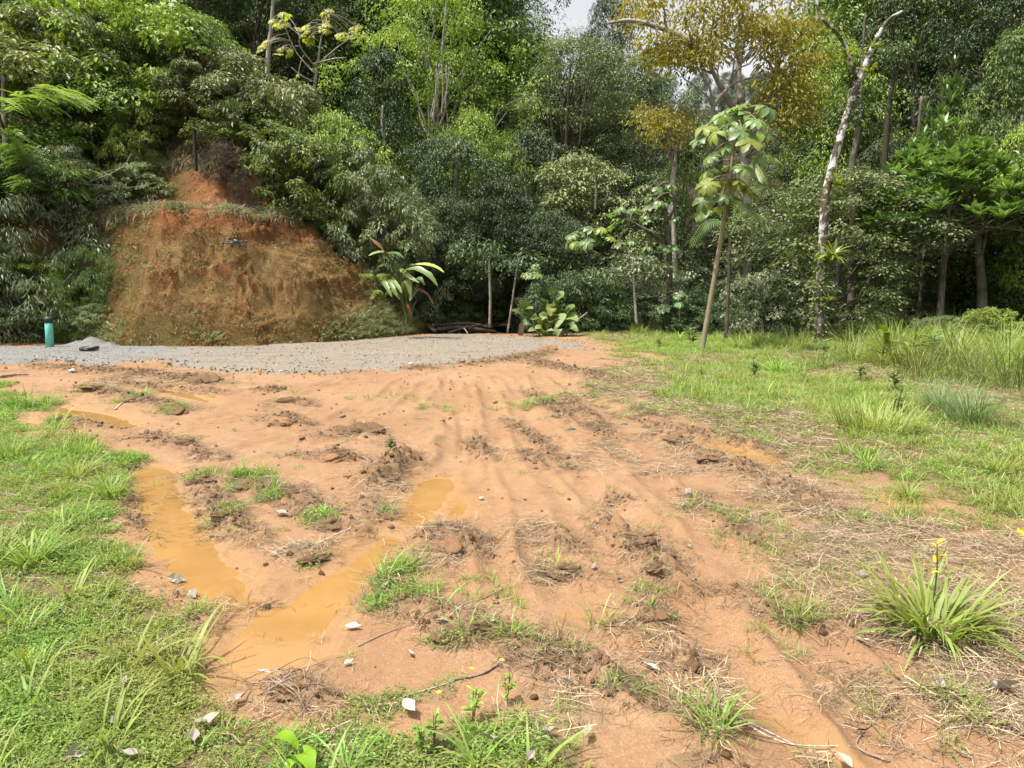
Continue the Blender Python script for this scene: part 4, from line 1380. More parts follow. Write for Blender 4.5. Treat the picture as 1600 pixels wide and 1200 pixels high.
cecropia([(1045, 500), (1046, 420), (1042, 350), (1030, 300), (1022, 285)], 22.6, cloudpx([(1010, 330, 55, 18), (1030, 300, 32, 16), (985, 350, 40, 14), (1005, 385, 45, 14), (1040, 320, 22, 20)], 46, 14, rng),
         "pale cecropia with tiers of lobed leaves in the middle of the forest edge", [M_CEC, M_CEC, M_PALE], B_GREY, .11, 6, [[(1040, 380, 0), (1010, 360, -.5), (985, 345, -.6)], [(1040, 350, 0), (1055, 320, -.4), (1050, 300, -.5)]])
cecropia([(922, 500), (922, 440), (920, 385), (920, 360)], 24.5, cloudpx([(922, 362, 34, 12), (905, 372, 20, 10), (940, 368, 18, 10)], 16, 14, rng), "small flat topped cecropia with a few yellow leaves, above the dark shrub", [M_CEC, M_CECY, M_CEC], B_GREY, .06, 7)
cecropia([(1062, 520), (1062, 480), (1060, 455)], 22, cloudpx([(1060, 462, 26, 12), (1050, 478, 18, 8)], 10, 13, rng), "low young cecropia with dark lobed leaves under the larger pale one", [M_CEC, M_PALE], B_GREY, .04, 8)
cecropia([(838, 505), (838, 460), (836, 430)], 24, cloudpx([(836, 428, 18, 10)], 8, 11, rng), "little cecropia on a thin stem above the paddle-leaf clump", [M_CECY, M_CEC], B_GREY, .03, 9)
YB = [[(493, 105, 0), (470, 75, -.6), (468, 55, -.8)], [(497, 100, 0), (530, 72, -.5), (558, 52, -.6)], [(492, 115, 0), (462, 80, .5), (440, 28, .8)], [(494, 130, 0), (470, 118, -.8), (455, 105, -1)], [(490, 100, 0), (520, 92, -.6), (540, 90, -.8)]]
cecropia([(488, 160), (492, 130), (497, 95), (502, 60), (510, 20)], 27, cloudpx([(440, 30, 16, 10), (470, 50, 14, 12), (510, 18, 12, 10), (510, 40, 14, 10), (555, 48, 14, 7), (430, 38, 10, 7), (480, 62, 12, 6), (535, 55, 10, 5), (440, 80, 14, 8), (408, 72, 10, 8), (460, 120, 12, 8)], 60, 12, rng),
         "bare branched cecropia with sparse yellow leaves standing on the slope's crest", [M_CECB], B_PALE, .055, 10, YB)

# the lichened leaning tree
def lean_tree():
    y = 18.6
    base = P3(1283, 536, y)
    t = thing("leaning_tree", "leaning lichen-white trunk with a bare broken tip, standing in the meadow grass", "tree", tuple(base))
    r = np.random.default_rng(12)
    mb = MB()
    pa = spline(path_px([(1283, 552, y), (1281, 500, y), (1278, 455, y), (1284, 420, y), (1286, 370, y), (1290, 310, y), (1298, 270, y), (1310, 225, y), (1323, 180, y), (1340, 130, y), (1357, 90, y), (1372, 55, y), (1390, 30, y), (1411, 17, y)]), 60) - base
    rad = np.interp(np.linspace(0, 1, 60), [0, .1, .3, .5, .75, .9, 1], [.17, .13, .112, .094, .07, .046, .026])
    mb.tube(pa, rad, 12, .5, 0, .16, r)
    link("trunk", mb.mesh("trunk", [B_LICHEN], True), t)
    mb = MB()
    pb = spline(path_px([(1337, 122, y), (1330, 100, y - .1), (1322, 75, y - .2), (1305, 48, y - .3), (1283, 28, y - .3), (1277, 5, y - .3), (1272, -40, y - .3)]), 24) - base
    mb.tube(pb, np.linspace(.05, .03, 24), 8, .5, 0, .12, r)
    link("branch", mb.mesh("branch", [B_LICHEN], True), t)
    mb = MB()
    k = r.integers(1, 17, 420)
    a = r.random(420) * 6.28
    P = pa[k] + np.stack([np.cos(a), np.sin(a), 0 * a], 1) * (rad[k] + .015)[:, None] + r.normal(0, .03, (420, 3))
    V, T = diamonds(P, np.stack([np.cos(a), np.sin(a), -.6 + 0 * a], 1), np.stack([np.cos(a), np.sin(a), .6 + 0 * a], 1) + r.normal(0, .3, (420, 3)), .085, .055)
    mb.add(V, None, T, np.repeat(r.random(420), 4))
    o = link("climber_leaves", mb.mesh("climber_leaves", [M_MID], False), t)
    o['kind'] = 'stuff'
lean_tree()

def brom_mesh(seed, n=26):
    r = np.random.default_rng(seed)
    mb = MB()
    a = np.arange(n) * 2.4 + r.random(n) * .5
    up = r.uniform(.25, 1.8, n)
    V, Q = strips(np.zeros((n, 3)), np.stack([np.cos(a), np.sin(a), up], 1), np.stack([-np.cos(a) * up, -np.sin(a) * up, np.ones(n)], 1), r.uniform(.32, .5, n), .055, 5, 1.1, [.9, 1, 1, .85, .6, .05])
    mb.add(V, Q, None, np.repeat(r.random(n), 12))
    return mb.mesh("bromeliad", [M_BROM], True)
BROM = [brom_mesh(60), brom_mesh(61, 18)]
for (u, v, s, k, lab) in [(1301, 400, 1.15, 0, "yellow green bromeliad, the upper of the close pair on the leaning trunk"), (1297, 411, 1.0, 1, "bromeliad just below another on the middle of the leaning trunk"), (1303, 288, 1.0, 0, "bright yellow bromeliad perched where the lichened trunk bends"),
                          (1297, 470, .62, 1, "tiny bromeliad, the lowest on the leaning trunk"), (1364, 76, .85, 0, "yellow bromeliad near the bare broken tip of the trunk"), (1322, 88, .8, 1, "pale bromeliad on the thin side branch of the leaning trunk"), (1358, 112, .6, 1, "small yellow bromeliad below the one near the broken tip")]:
    o = link("bromeliad", BROM[k], None)
    o.location = P3(u, v, 18.42)
    o.scale = (s, s, s)
    o.rotation_euler = (.35, .25, u * .7)
    tag(o, lab, "bromeliad", "bromeliads on the leaning trunk")

# the golden tree
def golden(name, label, stems, blobs, y, r0, seed, L=.20, W=.085, nper=44, bark=B_PALE, vines=()):
    r = np.random.default_rng(seed)
    u0, v0 = stems[0][0][:2]
    x0 = P3(u0, v0, y)
    base = np.array([x0[0], y, float(HH(x0[None, 0], np.array([y]))[0]) - .1])
    t = thing(name, label, "tree", tuple(base))
    mb = MB()
    C, R = [], []
    tips = []
    for i, s in enumerate(stems):
        p = path_px([(q[0], q[1], y + (q[2] if len(q) > 2 else 0)) for q in s])
        if i == 0:
            p = np.vstack([base + np.array([0, 0, -.2]), p])
        p = spline(p, 22) - base
        k = r0 if i == 0 else r0 * .5
        mb.tube(p, np.linspace(k, k * .32, 22), 9, .5, 0, .14, r)
        tips.append(p)
    tp = np.vstack(tips)
    for (u, v, a, b, n) in blobs:
        for j in range(n):
            th, q = r.random() * 6.28, math.sqrt(r.random())
            c = P3(u + a * q * math.cos(th), v + b * q * math.sin(th), y + r.uniform(-2.2, 1.8)) - base
            C.append(c)
            if j % 3 == 0:
                aa = tp[np.argmin(np.linalg.norm(tp - c + np.array([0, 0, .8]), axis=1))]
                mb.tube(limb(aa, c, r, .05), np.linspace(.05, .012, 6), 4, .5, 0, 0, r, False)
    link("trunk", mb.mesh("trunk", [bark], True), t)
    cb = MB()
    clump_leaves(cb, C, r.uniform(.42, .8, len(C)), nper, L, W, r, .55, .5)
    link("crown", cb.mesh("crown", [M_RUST], False), t)
    for k, vs in enumerate(vines):
        vb = MB()
        vb.tube(spline(path_px([(a, b, y - .6) for a, b in vs]) - base, 14), .022, 4, .5, 0, .1, r)
        link("vine", vb.mesh("vine", [B_PALE], True), t)
    return t
golden("golden_tree", "large tree with rusty gold leaves and forked pale limbs, on a thick shaded trunk",
       [[(1172, 500), (1169, 420), (1166, 330), (1163, 250), (1160, 190), (1158, 150)], [(1160, 190), (1135, 150, -.3), (1118, 120, -.5), (1104, 90, -.6)], [(1104, 95, -.6), (1070, 60, -.4), (1030, 42, -.2), (985, 32, 0), (950, 36, .2)],
        [(1158, 160), (1153, 110, .2), (1162, 60, .3), (1172, -10, .3)], [(1160, 200), (1195, 170, .3), (1212, 120, .5), (1222, 60, .6), (1240, -20, .7)], [(1132, 190, -.6), (1120, 200, -.8), (1114, 168, -.9), (1140, 135, -.9)]],
       [(1000, 20, 26, 22, 14), (1035, 70, 28, 26, 16), (1070, 95, 34, 24, 18), (1085, 40, 34, 28, 16), (1120, 80, 28, 22, 12), (1150, 30, 28, 26, 12), (1190, 60, 36, 34, 20), (1235, 40, 34, 36, 22), (1215, 120, 34, 28, 18), (1255, 150, 34, 20, 14), (1190, 170, 30, 18, 10), (1265, 95, 20, 28, 8), (1130, -10, 120, 18, 24), (1235, 190, 30, 12, 7)],
       27, .30, 31, vines=[[(1218, 130), (1216, 180), (1214, 200)], [(1180, 150), (1183, 230), (1180, 290)], [(1100, 250), (1092, 300), (1096, 330)]])
golden("golden_tree", "small tree with rusty gold leaves left of the cecropia sapling's crown",
       [[(1060, 500), (1054, 400), (1052, 300), (1056, 250), (1052, 215)], [(1055, 260), (1035, 225, -.3), (1020, 205, -.4)]], [(1030, 195, 34, 20, 16), (1055, 205, 26, 18, 10), (1020, 180, 22, 14, 6), (1060, 180, 16, 12, 4)], 26.5, .12, 33, .17, .075, 42)

# thin poles and vines in the shade
def pole(name, label, pts, y, r0, bark, cat="tree", sprig=None, group=None):
    r = np.random.default_rng(int(pts[0][0]))
    p = path_px([(u, v, y) for u, v in pts])
    b = p[0].copy()
    t = thing(name, label, cat, tuple(b), 0, group)
    mb = MB()
    mb.tube(spline(p, 16) - b, np.linspace(r0, r0 * .6, 16), 7, .5, 0, .12, r)
    link("stem", mb.mesh("stem", [bark], True), t)
    if sprig:
        cb = MB()
        e = p[-1] - b
        clump_leaves(cb, e + r.normal(0, .45, (9, 3)) * np.array([1, 1, .6]), .45, 55, .16, .07, r)
        link("crown", cb.mesh("crown", [sprig], False), t)
    return t
pole("thin_tree", "thin pale pole trunk rising above the yellow-leaved cecropia's left", [(416, 150), (420, 75), (424, 40), (429, -20)], 30, .10, B_PALE, sprig=M_DARK)
pole("thin_tree", "straight grey pole trunk against the dark forest below the viny tree", [(713, 400), (714, 340), (713, 290), (714, 240)], 27.0, .10, B_GREY, sprig=M_DARK)
pole("thin_tree", "short pole sapling behind the heap of cut branches", [(765, 512), (766, 470), (765, 430), (764, 400)], 23.2, .05, B_PALE, sprig=M_DARK)
pole("thin_tree", "slanting thin pole sapling beside the paddle-leaf clump", [(793, 520), (799, 480), (806, 430), (812, 400)], 22.6, .035, B_PALE, sprig=M_DARK)
pole("thin_tree", "slim pole sapling below the mid-distance pale cecropia", [(995, 508), (993, 480), (991, 455), (990, 420)], 22.4, .05, B_PALE, sprig=M_GREY)
pole("thin_tree", "mottled trunk in shade just behind the leaning lichened trunk", [(1330, 500), (1332, 380), (1330, 270), (1338, 220), (1345, 170)], 24, .13, B_GREY, sprig=M_DARK)
pole("thin_tree", "dark slanted trunk behind the middle whorled tree", [(1378, 320), (1384, 230), (1390, 160), (1402, 90)], 28, .13, B_DARK, sprig=M_DARK)
pole("thin_tree", "thin dark trunk in the shade left of the golden tree's trunk", [(1042, 420), (1050, 290), (1058, 235)], 28, .10, B_PALE, sprig=M_DARK)
for u0, v0, u1, v1, y_, r_, bk, lab in [(884, 240, 892, 95, 33.5, .07, B_DARK, "dark slender stem in the middle of the domed pale tree"), (868, 235, 858, 110, 33.5, .06, B_DARK, "dark slender stem leaning away inside the domed pale tree"), (905, 230, 921, 110, 33.6, .06, B_DARK, "dark slender stem leaning towards the golden tree inside the domed tree"),
                               (862, 275, 868, 225, 30.0, .06, B_PALE, "short pale stem at the base of the domed pale tree"), (602, 230, 598, 165, 31, .05, B_PALE, "pale crooked stem in the dark tree behind the slope's shoulder"), (930, 330, 928, 260, 28, .06, B_GREY, "grey stem above the small flat topped cecropia"),
                               (826, 330, 822, 230, 29.5, .07, B_GREY, "grey stem in the dark bushy tree under the domed tree"), (1345, 210, 1352, 20, 33, .07, B_GREY, "grey vine-wrapped stem behind the bare broken tip"), (1425, 300, 1440, 150, 27, .08, B_GREY, "grey stem carrying the middle whorl-leaved tier"), (1590, 300, 1597, 180, 23, .06, B_GREY, "crooked grey stem at the picture edge under the lime green tree")]:
    pole("thin_tree", lab, [(u0, v0), ((u0 + u1) / 2 + (u0 % 7 - 3), (v0 + v1) / 2), (u1, v1)], y_, r_, bk)
for i, (u0, v0, u1, v1) in enumerate([(682, 98, 676, 190), (690, 100, 690, 180), (697, 102, 695, 172), (686, 100, 672, 185), (702, 105, 692, 165)]):
    pole("hanging_vine", "pale vine hanging in the bunch inside the viny yellow green tree", [(u1, v1), ((u0 + u1) / 2 + 2, (v0 + v1) / 2), (u0, v0)], 32.5, .035, B_PALE, "vine", None, "vines in the viny tree")

# forked trunk carrying the whorled tiers
def forked():
    y = 21.2
    r = np.random.default_rng(3)
    p = path_px([(1533, 510, y), (1534, 450, y), (1530, 400, y), (1527, 350, y), (1522, 310, y), (1512, 270, y)])
    b = p[0].copy()
    t = thing("forked_tree", "bent pale trunk with a forked top under the widest whorl-leaved tier", "tree", tuple(b))
    mb = MB()
    mb.tube(spline(p, 20) - b, np.linspace(.14, .06, 20), 8, .5, 0, .14, r)
    for q in ([(1527, 340, y), (1516, 318, y - .3), (1500, 300, y - .5), (1482, 285, y - .6)], [(1524, 320, y), (1532, 290, y + .3), (1545, 262, y + .4)], [(1530, 410, y), (1540, 370, y - .2), (1538, 330, y - .3)]):
        mb.tube(spline(path_px(q), 10) - b, np.linspace(.06, .025, 10), 6, .5, 0, .1, r)
    link("trunk", mb.mesh("trunk", [B_GREY], True), t)
    cb = MB()
    C = path_px([(1482, 282, y - .6), (1545, 258, y + .4), (1512, 262, y), (1538, 325, y - .3)]) - b
    clump_leaves(cb, np.repeat(C, 3, 0) + r.normal(0, .3, (12, 3)), .45, 50, .2, .07, r)
    link("crown", cb.mesh("crown", [M_BRIGHT], False), t)
forked()

# ragged banana-like plant at the end of the bank; paddle leaves by the gravel; palm
def leaf_plant(name, label, cat, basepx, y, leaves, seed, stemmat=M_MID):
    """leaves: (list of (u, v, dy) midrib, width m, material, label or None)"""
    r = np.random.default_rng(seed)
    b = P3(basepx[0], basepx[1], y)
    t = thing(name, label, cat, tuple(b))
    sb = MB()
    for pts, w, mat, lab in leaves:
        p = spline(path_px([(u, v, y + dy) for u, v, dy in pts]), 18) - b
        mb = MB()
        big_leaf(mb, p, w, (r.normal(0, .15), -.55, .85), .3, None, r.uniform(.3, .9), 0, None, r)
        o = link("leaf", mb.mesh("leaf", [mat], True), t)
        if lab: o['label'] = lab
        sb.tube(spline([np.array([r.normal(0, .06), r.normal(0, .06), -.1]), p[0] * .5 + np.array([0, 0, .12]), p[0], p[3]], 8), np.linspace(.022, .010, 8), 5, .5, 0, 0, r, False)
    link("stem", sb.mesh("stem", [stemmat], True), t)
    return t
leaf_plant("banana_like_plant", "ragged banana-like plant with arching leaves at the end of the clay bank", "plant", (640, 500), 20.9, [
    ([(628, 425, -.4), (648, 420, -.6), (670, 430, -.8), (684, 447, -.9)], 0.197, M_BRIGHT, None), ([(640, 415, -.2), (660, 413, -.4), (680, 417, -.5), (694, 426, -.6)], 0.151, M_LIME, None),
    ([(618, 400, 0), (600, 394, -.3), (585, 396, -.5), (576, 400, -.6)], 0.139, M_MID, None), ([(612, 405, 0), (600, 398, -.3), (618, 396, -.6), (632, 404, -.7)], 0.151, M_BRIGHT, None),
    ([(608, 435, -.3), (600, 440, -.5), (606, 452, -.7), (612, 464, -.8)], 0.128, M_BRIGHT, None), ([(612, 436, -.3), (608, 440, -.5), (614, 450, -.7), (620, 462, -.8)], 0.128, M_BRIGHT, None),
    ([(616, 435, -.3), (614, 438, -.5), (622, 448, -.7), (628, 458, -.8)], 0.128, M_MID, None), ([(620, 425, 0), (612, 418, -.2), (600, 414, -.4), (590, 418, -.5)], 0.145, M_MID, None),
    ([(625, 420, 0), (632, 426, -.4), (642, 434, -.6), (655, 442, -.7)], 0.145, M_MID, None), ([(640, 450, 0), (646, 440, -.2), (655, 436, -.4), (664, 446, -.5)], 0.174, M_DARK, None),
    ([(640, 452, -.2), (650, 450, -.5), (668, 460, -.6), (677, 476, -.7)], 0.081, M_DEADB, "brown withered hanging leaf"), ([(634, 472, -.3), (637, 480, -.4), (641, 490, -.4), (643, 498, -.4)], 0.093, M_DEADB, "pale brown dead leaf hanging at the foot"),
    ([(640, 470, -.2), (634, 450, -.4), (636, 440, -.5), (642, 462, -.6)], 0.232, M_MID, None), ([(652, 470, -.1), (646, 460, -.3), (648, 452, -.3), (640, 470, -.5)], 0.232, M_DARK, None),
    ([(608, 404, -.2), (600, 392, -.5), (590, 382, -.6), (580, 373, -.6)], 0.157, M_DEADB, "large rust brown dead leaf at the top")], 5)
leaf_plant("paddle_leaf_clump", "clump of broad paddle leaves, some yellowing, at the far corner of the gravel pad", "plant", (855, 522), 22.0, [
    ([(866, 500, 0), (866, 475, -.1), (862, 460, -.3), (858, 448, -.4)], .42, M_MID, None), ([(868, 500, 0), (872, 475, -.1), (876, 462, -.3), (880, 455, -.3)], .40, M_MID, None),
    ([(858, 500, 0), (850, 475, 0), (842, 466, -.2), (834, 462, -.3)], .36, M_MID, None), ([(838, 505, 0), (826, 490, -.2), (820, 480, -.3), (818, 466, -.4)], .46, M_MID, None),
    ([(832, 505, 0), (820, 486, -.3), (826, 482, -.5), (834, 482, -.6)], .22, M_MID, None), ([(826, 508, 0), (812, 492, -.2), (805, 488, -.3), (800, 486, -.4)], .36, M_MID, None),
    ([(868, 506, 0), (866, 490, -.3), (862, 482, -.4), (860, 494, -.5)], .40, M_CECY, "yellowing leaf"), ([(874, 505, 0), (884, 490, -.2), (892, 482, -.3), (898, 480, -.4)], .36, M_MID, None),
    ([(874, 510, 0), (884, 498, -.3), (894, 496, -.4), (902, 502, -.5)], .34, M_MID, None), ([(862, 512, 0), (868, 500, -.4), (876, 498, -.6), (870, 512, -.7)], .40, M_OLIVE, None),
    ([(846, 512, 0), (842, 498, -.4), (838, 496, -.5), (832, 500, -.6)], .32, M_MID, None), ([(850, 514, 0), (856, 502, -.4), (850, 494, -.5), (846, 500, -.6)], .34, M_MID, None),
    ([(870, 515, 0), (880, 508, -.4), (890, 504, -.5), (896, 512, -.6)], .3, M_DARK, None), ([(838, 515, 0), (830, 506, -.4), (824, 504, -.5), (818, 508, -.5)], .32, M_DARK, None),
    ([(880, 508, 0), (888, 500, -.4), (893, 502, -.4), (896, 508, -.5)], .14, M_YELLOW, "small yellow leaf tip")], 6)
leaf_plant("paddle_leaf_clump", "low bending paddle leaves with one pale underside, lying towards the gravel's edge", "plant", (862, 527), 21.6, [
    ([(862, 525, 0), (852, 520, -.2), (860, 516, -.4), (868, 517, -.4)], .15, M_PALE, "leaf turned to its pale underside"), ([(878, 528, 0), (874, 518, -.2), (872, 514, -.3), (870, 526, -.4)], .30, M_MID, None),
    ([(845, 527, 0), (838, 518, -.2), (832, 516, -.3), (826, 518, -.4)], .24, M_OLIVE, None), ([(850, 527, 0), (848, 516, -.3), (842, 512, -.4), (836, 514, -.5)], .26, M_MID, None), ([(884, 526, 0), (890, 514, -.2), (896, 512, -.3), (902, 518, -.4)], .26, M_MID, None)], 7)
def dead_leaf_stand():
    b = P3(814, 527, 21.8)
    mb = MB()
    r = np.random.default_rng(4)
    big_leaf(mb, spline(path_px([(814, 528, 21.8), (813, 518, 21.75), (815, 508, 21.7), (818, 504, 21.6)]), 10) - b, .17, (.2, -1, .2), .5, [.4, .7, .85, .9, .95, 1, 1, 1, .8, .3], .5, 0, None, r)
    mb.tube(spline(path_px([(818, 504, 21.6), (826, 501, 21.8), (834, 496, 22)]), 8) - b, .02, 5, .4, 0, .1, r)
    o = link("curled_dead_leaf", mb.mesh("curled_dead_leaf", [plain_mat("dead_leaf_tan", (.20, .13, .09), (.34, .24, .17), 14, .8)], True))
    o.location = b
    tag(o, "pinkish tan curled dead leaf hanging upright at the gravel pad's far edge", "dead leaf")
dead_leaf_stand()
def frond(mb, path, L, r, n=26):
    p = spline(path, n + 4)
    mb.tube(p, np.linspace(.016, .005, n + 4), 4, .8, 0, 0, r, False)
    T = np.gradient(p, axis=0)
    T /= np.linalg.norm(T, axis=1)[:, None]
    S = np.cross(T, (0, -.3, 1.0))
    S /= np.linalg.norm(S, axis=1)[:, None]
    for sg in (-1, 1):
        k = np.arange(4, n + 4)
        tt = (k - 4) / n
        V, Q = strips(p[k], S[k] * sg + T[k] * .6, np.tile([0, -.3, 1.0], (n, 1)), L * (.55 + .45 * np.sin(np.pi * np.clip(tt + .1, 0, 1))), L * .085, 3, 1.5, [.4, 1, .8, .05])
        mb.add(V, Q, None, np.repeat(r.uniform(.3, .9, n), 8))
def palm(label, basepx, y, fr, L, mat, seed):
    r = np.random.default_rng(seed)
    b = P3(basepx[0], basepx[1], y)
    zg = float(HH(b[None, 0], b[None, 1])[0])
    t = thing("palm", label, "palm", (b[0], b[1], zg))
    o0 = np.array([b[0], b[1], zg])
    mb = MB()
    mb.tube(spline([np.array([0, 0, -.2]), (b - o0) * .5 + np.array([.03, 0, 0]), b - o0], 8), np.linspace(.06, .04, 8), 7, .5, 0, .1, r)
    link("trunk", mb.mesh("trunk", [B_GREY], True), t)
    for f in fr:
        fb = MB()
        frond(fb, path_px([(u, v, y + dy) for u, v, dy in f]) - o0, L, r)
        link("frond", fb.mesh("frond", [mat], True), t)
palm("palm with drooping feather fronds half hidden behind the cecropia sapling", (1140, 372), 19.5, [[(1140, 370, 0), (1125, 345, -.2), (1098, 350, -.4), (1078, 378, -.6)], [(1140, 370, 0), (1120, 332, .1), (1100, 330, .1), (1086, 340, 0)], [(1140, 370, 0), (1160, 335, .2), (1185, 335, .3), (1200, 355, .3)], [(1140, 370, 0), (1150, 330, -.2), (1165, 300, -.2), (1185, 290, -.2)]], .42, M_BRIGHT, 8)
palm("slim palm whose fronds arch under the pale bushy tree's shade", (1180, 255), 22.5, [[(1180, 255, 0), (1190, 268, -.2), (1196, 280, -.3), (1198, 296, -.3)], [(1180, 255, 0), (1165, 262, -.2), (1158, 278, -.3), (1152, 292, -.3)], [(1180, 255, 0), (1200, 246, 0), (1215, 252, .1), (1222, 268, .1)]], .4, M_MID, 9)

# ferns on the flank of the bank
for (u, v, s, lab) in [(572, 418, .9, "bright fern arching at the upper flank of the clay bank"), (590, 445, .8, "bright fern halfway down the flank of the clay bank"), (600, 470, .7, "fern low on the flank of the clay bank"), (556, 398, .6, "small fern at the lip of the bank's flank")]:
    b = ray_hill(u, v, 17)
    r = np.random.default_rng(u)
    t = thing("fern", lab, "fern", tuple(b), 0, "ferns on the bank's flank")
    for i in range(8):
        a = i * 2.4 + r.random()
        d = np.array([math.cos(a), math.sin(a) - .4, 0])
        fb = MB()
        frond(fb, np.array([[0, 0, 0], d * .3 * s + [0, 0, .35 * s], d * .65 * s + [0, 0, .38 * s], d * s + [0, 0, .08 * s]]), .22 * s, r, 18)
        link("frond", fb.mesh("frond", [M_LIME], True), t)
# ------------------------------------------------------------------ grass, straw and other ground cover
def tuft_mesh(seed, blades, leaves, Lr, W, spread, mat, leafL=.018, up=(.5, 1.6), bend=(.5, 1.6), seg=3):
    r = np.random.default_rng(seed)
    mb = MB()
    if blades:
        a = r.random(blades) * 6.28
        rho = spread * np.sqrt(r.random(blades))
        P = np.stack([rho * np.cos(a), rho * np.sin(a), 0 * a - .004], 1)
        a2 = a + r.normal(0, .8, blades)
        D = np.stack([np.cos(a2), np.sin(a2), r.uniform(up[0], up[1], blades)], 1)
        Nn = np.stack([-np.cos(a2), -np.sin(a2), .6 + 0 * a], 1)
        V, Q = strips(P, D, Nn, r.uniform(Lr[0], Lr[1], blades), W * r.uniform(.7, 1.3, blades), seg, r.uniform(bend[0], bend[1], blades))
        mb.add(V, Q, None, np.repeat(r.random(blades), 2 * (seg + 1)))
    if leaves:
        a = r.random(leaves) * 6.28
        rho = spread * 1.3 * np.sqrt(r.random(leaves))
        P = np.stack([rho * np.cos(a), rho * np.sin(a), r.uniform(.004, .035, leaves)], 1)
        a2 = r.random(leaves) * 6.28
        D = np.stack([np.cos(a2), np.sin(a2), r.normal(.1, .3, leaves)], 1)
        Nn = np.array([0, 0, 1.0]) + r.normal(0, .35, (leaves, 3))
        V, T = diamonds(P, D, Nn, leafL * r.uniform(.7, 1.4, leaves), leafL * .6)
        mb.add(V, None, T, np.repeat(r.random(leaves), 4))
    return mb.mesh("tuft", [mat], False)

def straw_mesh(seed, n, Lr, W, spread, mat, lift=.02):
    r = np.random.default_rng(seed)
    mb = MB()
    for i in range(n):
        L = r.uniform(*Lr)
        a = r.random() * 6.28
        c = np.array([r.normal(0, spread), r.normal(0, spread), r.uniform(.003, lift)])
        d = np.array([math.cos(a), math.sin(a), r.normal(0, .12)])
        k = np.array([-d[1], d[0], 0]) * r.normal(0, .12)
        p = np.array([c - d * L / 2, c + k * L, c + d * L / 2])
        s = np.array([-d[1], d[0], r.normal(0, .5)])
        s = s / np.linalg.norm(s) * W * r.uniform(.6, 1.3) / 2
        V = np.concatenate([p - s, p + s])
        mb.add(V, [(0, 1, 4, 3), (1, 2, 5, 4)], None, r.random())
    return mb.mesh("straw", [mat], False)

GP = [tuft_mesh(300 + i, 11, 46, (.025, .07), .0036, .065, M_GRASS, .017) for i in range(3)] \
   + [tuft_mesh(310 + i, 20, 14, (.04, .12), .0042, .05, M_GRASS, .016) for i in range(3)] \
   + [tuft_mesh(320 + i, 18, 0, (.14, .34), .008, .05, M_GRASS, up=(.8, 2.5), bend=(.6, 1.8), seg=4) for i in range(2)] \
   + [tuft_mesh(330 + i, 20, 0, (.05, .16), .0045, .06, M_GRASSY) for i in range(2)] \
   + [straw_mesh(340 + i, 12, (.05, .22), .004, .06, M_STRAW) for i in range(2)]
STR = [straw_mesh(350 + i, 13, (.05, .26), .0034, .09, M_STRAW, .035) for i in range(3)] + [straw_mesh(360 + i, 9, (.02, .16), .0032, .07, M_ROOTY, .03) for i in range(3)] \
   + [tuft_mesh(370 + i, 22, 0, (.04, .14), .0032, .06, M_ROOTY, up=(.1, 1.0), bend=(.8, 2.0)) for i in range(2)]

def sample(fn, y0, y1, dens, rng, xk=.78, xp=.6):
    """random ground points with the given density per square metre"""
    out = []
    ys = [y0]
    while ys[-1] < y1:
        ys.append(min(y1, ys[-1] * 1.12))
    for a, b in zip(ys[:-1], ys[1:]):
        h = xk * b + xp
        n = int(2 * h * (b - a) * dens((a + b) / 2))
        x, y = rng.uniform(-h, h, n), rng.uniform(a, b, n)
        k = rng.random(n) < fn(x, y)
        out.append(np.stack([x[k], y[k]], 1))
    return np.vstack(out)

def eul(n, rng, t=.15):
    return np.stack([rng.normal(0, t, n), rng.normal(0, t, n), rng.random(n) * 6.28], 1)

rng = np.random.default_rng(101)
def dry_patch(x, y):
    return fbm(x * .45, y * .45, 111, 3)
def gfn(x, y):
    w = grass_w(x, y) * sstep(-.01, -.06, puddle_w(x, y))
    gap = sstep(.34, .52, fbm(x * 2.4, y * 2.4, 121, 3))
    w = w * (.25 + .75 * gap)
    w = w * np.where((y < 3.1) & (x > -1.15) & (x < 1.0), .5, 1)
    w = np.where(sdf(x, y, BANK) > -.1, 0, w)
    return np.maximum(w, .006 * sstep(2, 5, y) * (puddle_w(x, y) < -.05))
P = sample(gfn, 1.9, 23.5, lambda y: 900 * (2.5 / y) ** .72, rng, .95)
x, y = P[:, 0], P[:, 1]
n = len(P)
left = x < np.interp(y, [2, 5, 12], [.3, -1.2, -5])
dry = (dry_patch(x, y) - .5) + np.where(left, -.12, .04) + .35 * straw_w(x, y) * (~left)
k = np.where(rng.random(n) < np.where(left, .70, .25), rng.integers(0, 3, n), rng.integers(3, 6, n))
k = np.where((rng.random(n) < .015), rng.integers(6, 8, n), k)
k = np.where((~left) & (rng.random(n) < .38), rng.integers(8, 10, n), k)
k = np.where(rng.random(n) < np.clip(dry * 3.2 + .18, .07, .8), rng.integers(10, 12, n), k)
s = rng.uniform(.7, 1.25, n) * np.interp(y, [2, 6, 14, 23], [.8, .95, 1.3, 1.8])
s = np.where(k >= 6, np.minimum(s, 1.25), s)
s *= np.where(grass_w(x, y) < .5, .7, 1)
scatter("grass", np.column_stack([P, TG(x, y)]), eul(n, rng), s, k, GP, label="bright green short grass and creeping ground cover with dry patches")
NG = n
rng = np.random.default_rng(102)
def sfn(x, y):
    rh, rs = ridge_w(x, y)
    w = np.maximum(straw_w(x, y) * .62 * (.2 + .8 * sstep(.35, .6, fbm(x * 2.1, y * 2.1, 131, 3))), rs * .42)
    return np.maximum(w, .03) * np.where(puddle_w(x, y) < -.03, 1, .35) * (sdf(x, y, W_GRAVEL) < .1)
P = sample(sfn, 2.0, 16.5, lambda y: 1500 * (2.5 / y) ** .6, rng, .8)
x, y = P[:, 0], P[:, 1]
n = len(P)
rh, rs = ridge_w(x, y)
